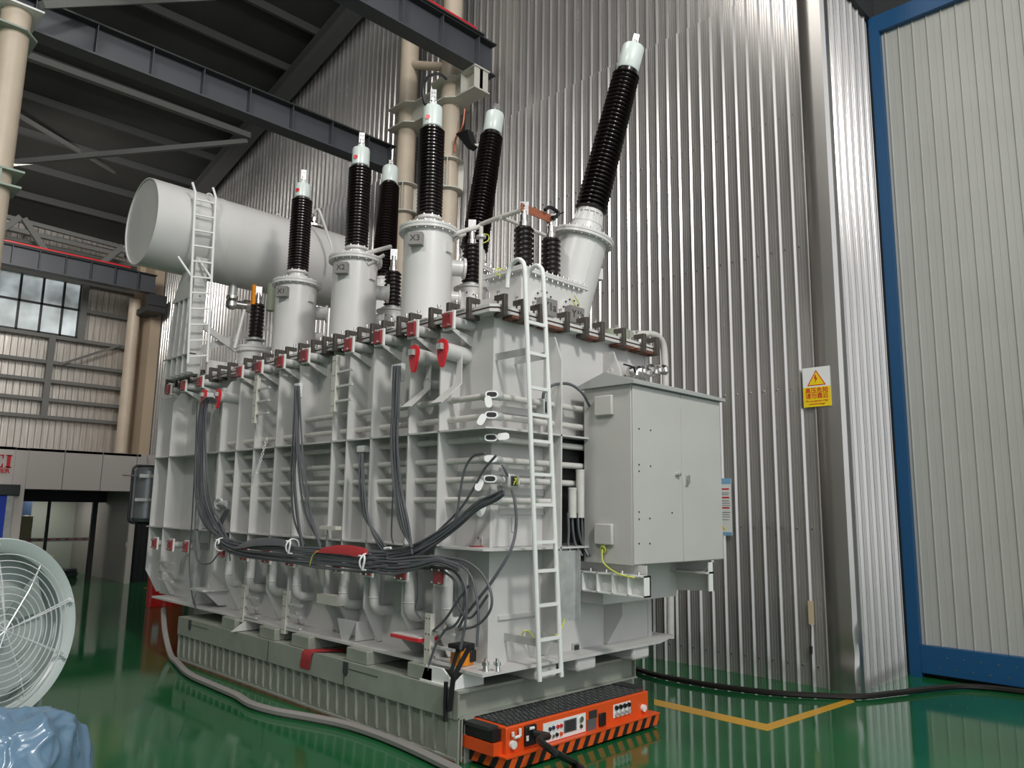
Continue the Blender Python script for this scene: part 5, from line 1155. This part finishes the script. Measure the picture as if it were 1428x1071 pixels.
MB().cyl((xl_-.2, 13.7, zt_-.17), (xl_+.05, 13.7, zt_-.17), .012, n=8).build('tap', 'steel', t)
# ================================================================ FAN
D = 4.6; R_ = 128*D/F
fc = EYE+ray(-2, 880)*D
fw = (EYE-fc); fw.z = 0; fw.normalize(); ax = (Matrix.Rotation(math.radians(38), 3, 'Z')@fw); ax = (ax+Vector((0, 0, .10))).normalized()
fn = thing('drum_fan', 'big round grey drum fan with a white wire grille, cut by the left edge', 'fan', (fc.x, fc.y, 0))
MB().lathe(fc-ax*.25, ax, [(R_*.87, 0), (R_*.9, .03), (R_*.87, .17), (R_*.84, .20), (R_*.88, .225), (R_*.985, .245), (R_, .235), (R_, .22), (R_*.9, .19), (R_*.9, .03)], 64).build('drum', 'fang', fn)
u, w, dd = basis(ax); mb = MB()
for k in range(11):
    r_ = R_*(.10+.072*k); mb.ring(fc+ax*(.05*(1-(r_/R_)**2)), ax, r_, .0035, 56, 5)
gr = mb.build('guard_rings', 'wire', fn)
mb = MB()
for k in range(9):
    a = 2*PI*k/9+.25; e = u*math.cos(a)+w*math.sin(a); e2 = u*math.cos(a+.03)+w*math.sin(a+.03)
    long_ = R_*(.93 if k % 2 == 0 else .82)
    mb.tube([fc+ax*.055, fc+ax*.04+e*R_*.5, fc+e*long_], .0045, 5)
    if k % 2 == 0: mb.tube([fc+ax*.05+e2*R_*.2, fc+e2*long_-ax*.0], .0045, 5); mb.cyl(fc+e*R_*.93-ax*.02, fc+e*R_*.93+ax*.015, .014, n=8)
mb.build('guard_spokes', 'wire', fn)
mb = MB()
for k in range(11):
    r_ = R_*(.12+.07*k); mb.ring(fc-ax*.26, ax, r_, .003, 40, 4)
mb.build('rear_guard', 'wire', fn)
mb = MB()
for k in range(4):
    a = 2*PI*k/4+.5; 
    vs = []
    for r_ in (.18, .45, .8):
        for da, dz in ((-.32, -.16), (.32, -.08)): vs.append(fc+(u*math.cos(a+da)+w*math.sin(a+da))*R_*r_+ax*dz)
    vs2 = [v+ax*.006 for v in vs]; mb.add(vs+vs2, [(0, 1, 3, 2), (2, 3, 5, 4), (6, 8, 9, 7), (8, 10, 11, 9), (0, 2, 8, 6), (2, 4, 10, 8), (4, 5, 11, 10), (5, 3, 9, 11), (3, 1, 7, 9), (1, 0, 6, 7)])
mb.build('blades', 'fang', fn)
MB().cyl(fc-ax*.22, fc-ax*.02, .09, n=20).build('motor', 'fang', fn)
mb = MB(); lft = -Vector((ax.y, -ax.x, 0)).normalized()
for s in (-1, 1):
    h = Vector((-ax.y, ax.x, 0)).normalized()*s
    mb.tube([fc+h*(R_*.92)-ax*.12, fc+h*(R_*1.03)-ax*.12] if False else [fc+h*R_*.9-ax*.12, Vector((fc.x, fc.y, .05))+h*R_*.55-ax*.12], .02, 8)
mb.tube([Vector((fc.x, fc.y, .05))+Vector((-ax.y, ax.x, 0))*R_*.6-ax*.12, Vector((fc.x, fc.y, .05))-Vector((-ax.y, ax.x, 0))*R_*.6-ax*.12], .025, 8)
mb.v = [Vector((v.x, v.y, max(v.z, .0))) for v in mb.v]
mb.build('stand', 'fang', fn)
# ================================================================ PLASTIC COVERED HEAP at the lower left
bm_ = bmesh.new(); bmesh.ops.create_icosphere(bm_, subdivisions=6, radius=1)
ctr = EYE+ray(5, 1040)*4.1; zt_ = (EYE+ray(70, 1006)*4.1).z
mb = MB(); vs = []
rt_ = RIGHT.copy(); rt_.z = 0; rt_.normalize(); fd = FWD.copy(); fd.z = 0; fd.normalize()
for v in bm_.verts:
    c = v.co; sx_ = math.copysign(abs(c.x)**.75, c.x); sy_ = math.copysign(abs(c.y)**.7, c.y); sz_ = math.copysign(abs(c.z)**.5, c.z)
    n3 = Vector((sx_, sy_, sz_)); 
    cr = noise.noise(n3*1.3)*.06+(1-abs(noise.noise(n3*1.7+Vector((3, 1, 7))))*2)*.04+max(0, 1-abs(noise.noise(n3*3.1+Vector((9, 1, 7))))*5)*.02
    top = zt_*(.5+.5*sz_)
    p = Vector((ctr.x, ctr.y, 0))+rt_*(sx_*.36+cr*c.x)+fd*(sy_*.40+cr*c.y); p.z = max(0, top+cr*1.1*max(0, c.z)+ .10*max(0, c.z)*(sx_*.5)); vs.append(p)
fs = [tuple(v.index for v in f.verts) for f in bm_.faces]; bm_.free()
mb.add(vs, fs); tag(mb.build('plastic_bag', 'bag', sharp=3.2), 'heap covered with crumpled pale blue plastic in the lower left corner', 'plastic cover')

# ================================================================ LIGHT
w = bpy.data.worlds.new('daylight'); bpy.context.scene.world = w; w.use_nodes = True
w.node_tree.nodes['Background'].inputs[0].default_value = (.92, .96, 1, 1); w.node_tree.nodes['Background'].inputs[1].default_value = 1.5
def lamp(loc, target, size, power, col=(1, .97, .92), sy=None, shape='RECTANGLE', spread=None):
    l = bpy.data.lights.new('hall_and_fill_lamp', 'AREA'); l.energy = power; l.color = col; l.shape = shape; l.size = size
    if sy: l.size_y = sy
    if spread: l.spread = spread
    o = bpy.data.objects.new('hall_and_fill_lamp', l); C.objects.link(o); o.location = loc
    o.rotation_euler = (Vector(target)-Vector(loc)).to_track_quat('-Z', 'Y').to_euler(); return o
lamp((2.5, -4.5, 12.5), (5, 6, 2), 1.4, 1150, sy=1.4)
lamp((-5, 3, 13), (4, 8, 2), 1.4, 550, sy=1.4)
lamp((2.5, 7.5, 16), (5, 8, 2), 3, 300, sy=3)
lamp((4.5, 21.5, 10.3), (6.5, 29, 5), 2, 380, sy=2)  # added fill, no visible fitting: brightens the back wall and office front
lamp((6.8, 27, 2.55), (6.8, 27, 0), .6, 35, sy=.6)  # added lamp, unseen, lifts the brightness inside the office
vs = bpy.context.scene.view_settings; vs.view_transform = 'Standard'; vs.look = 'None'; vs.gamma = 1; vs.use_curve_mapping = False; vs.exposure = -.12
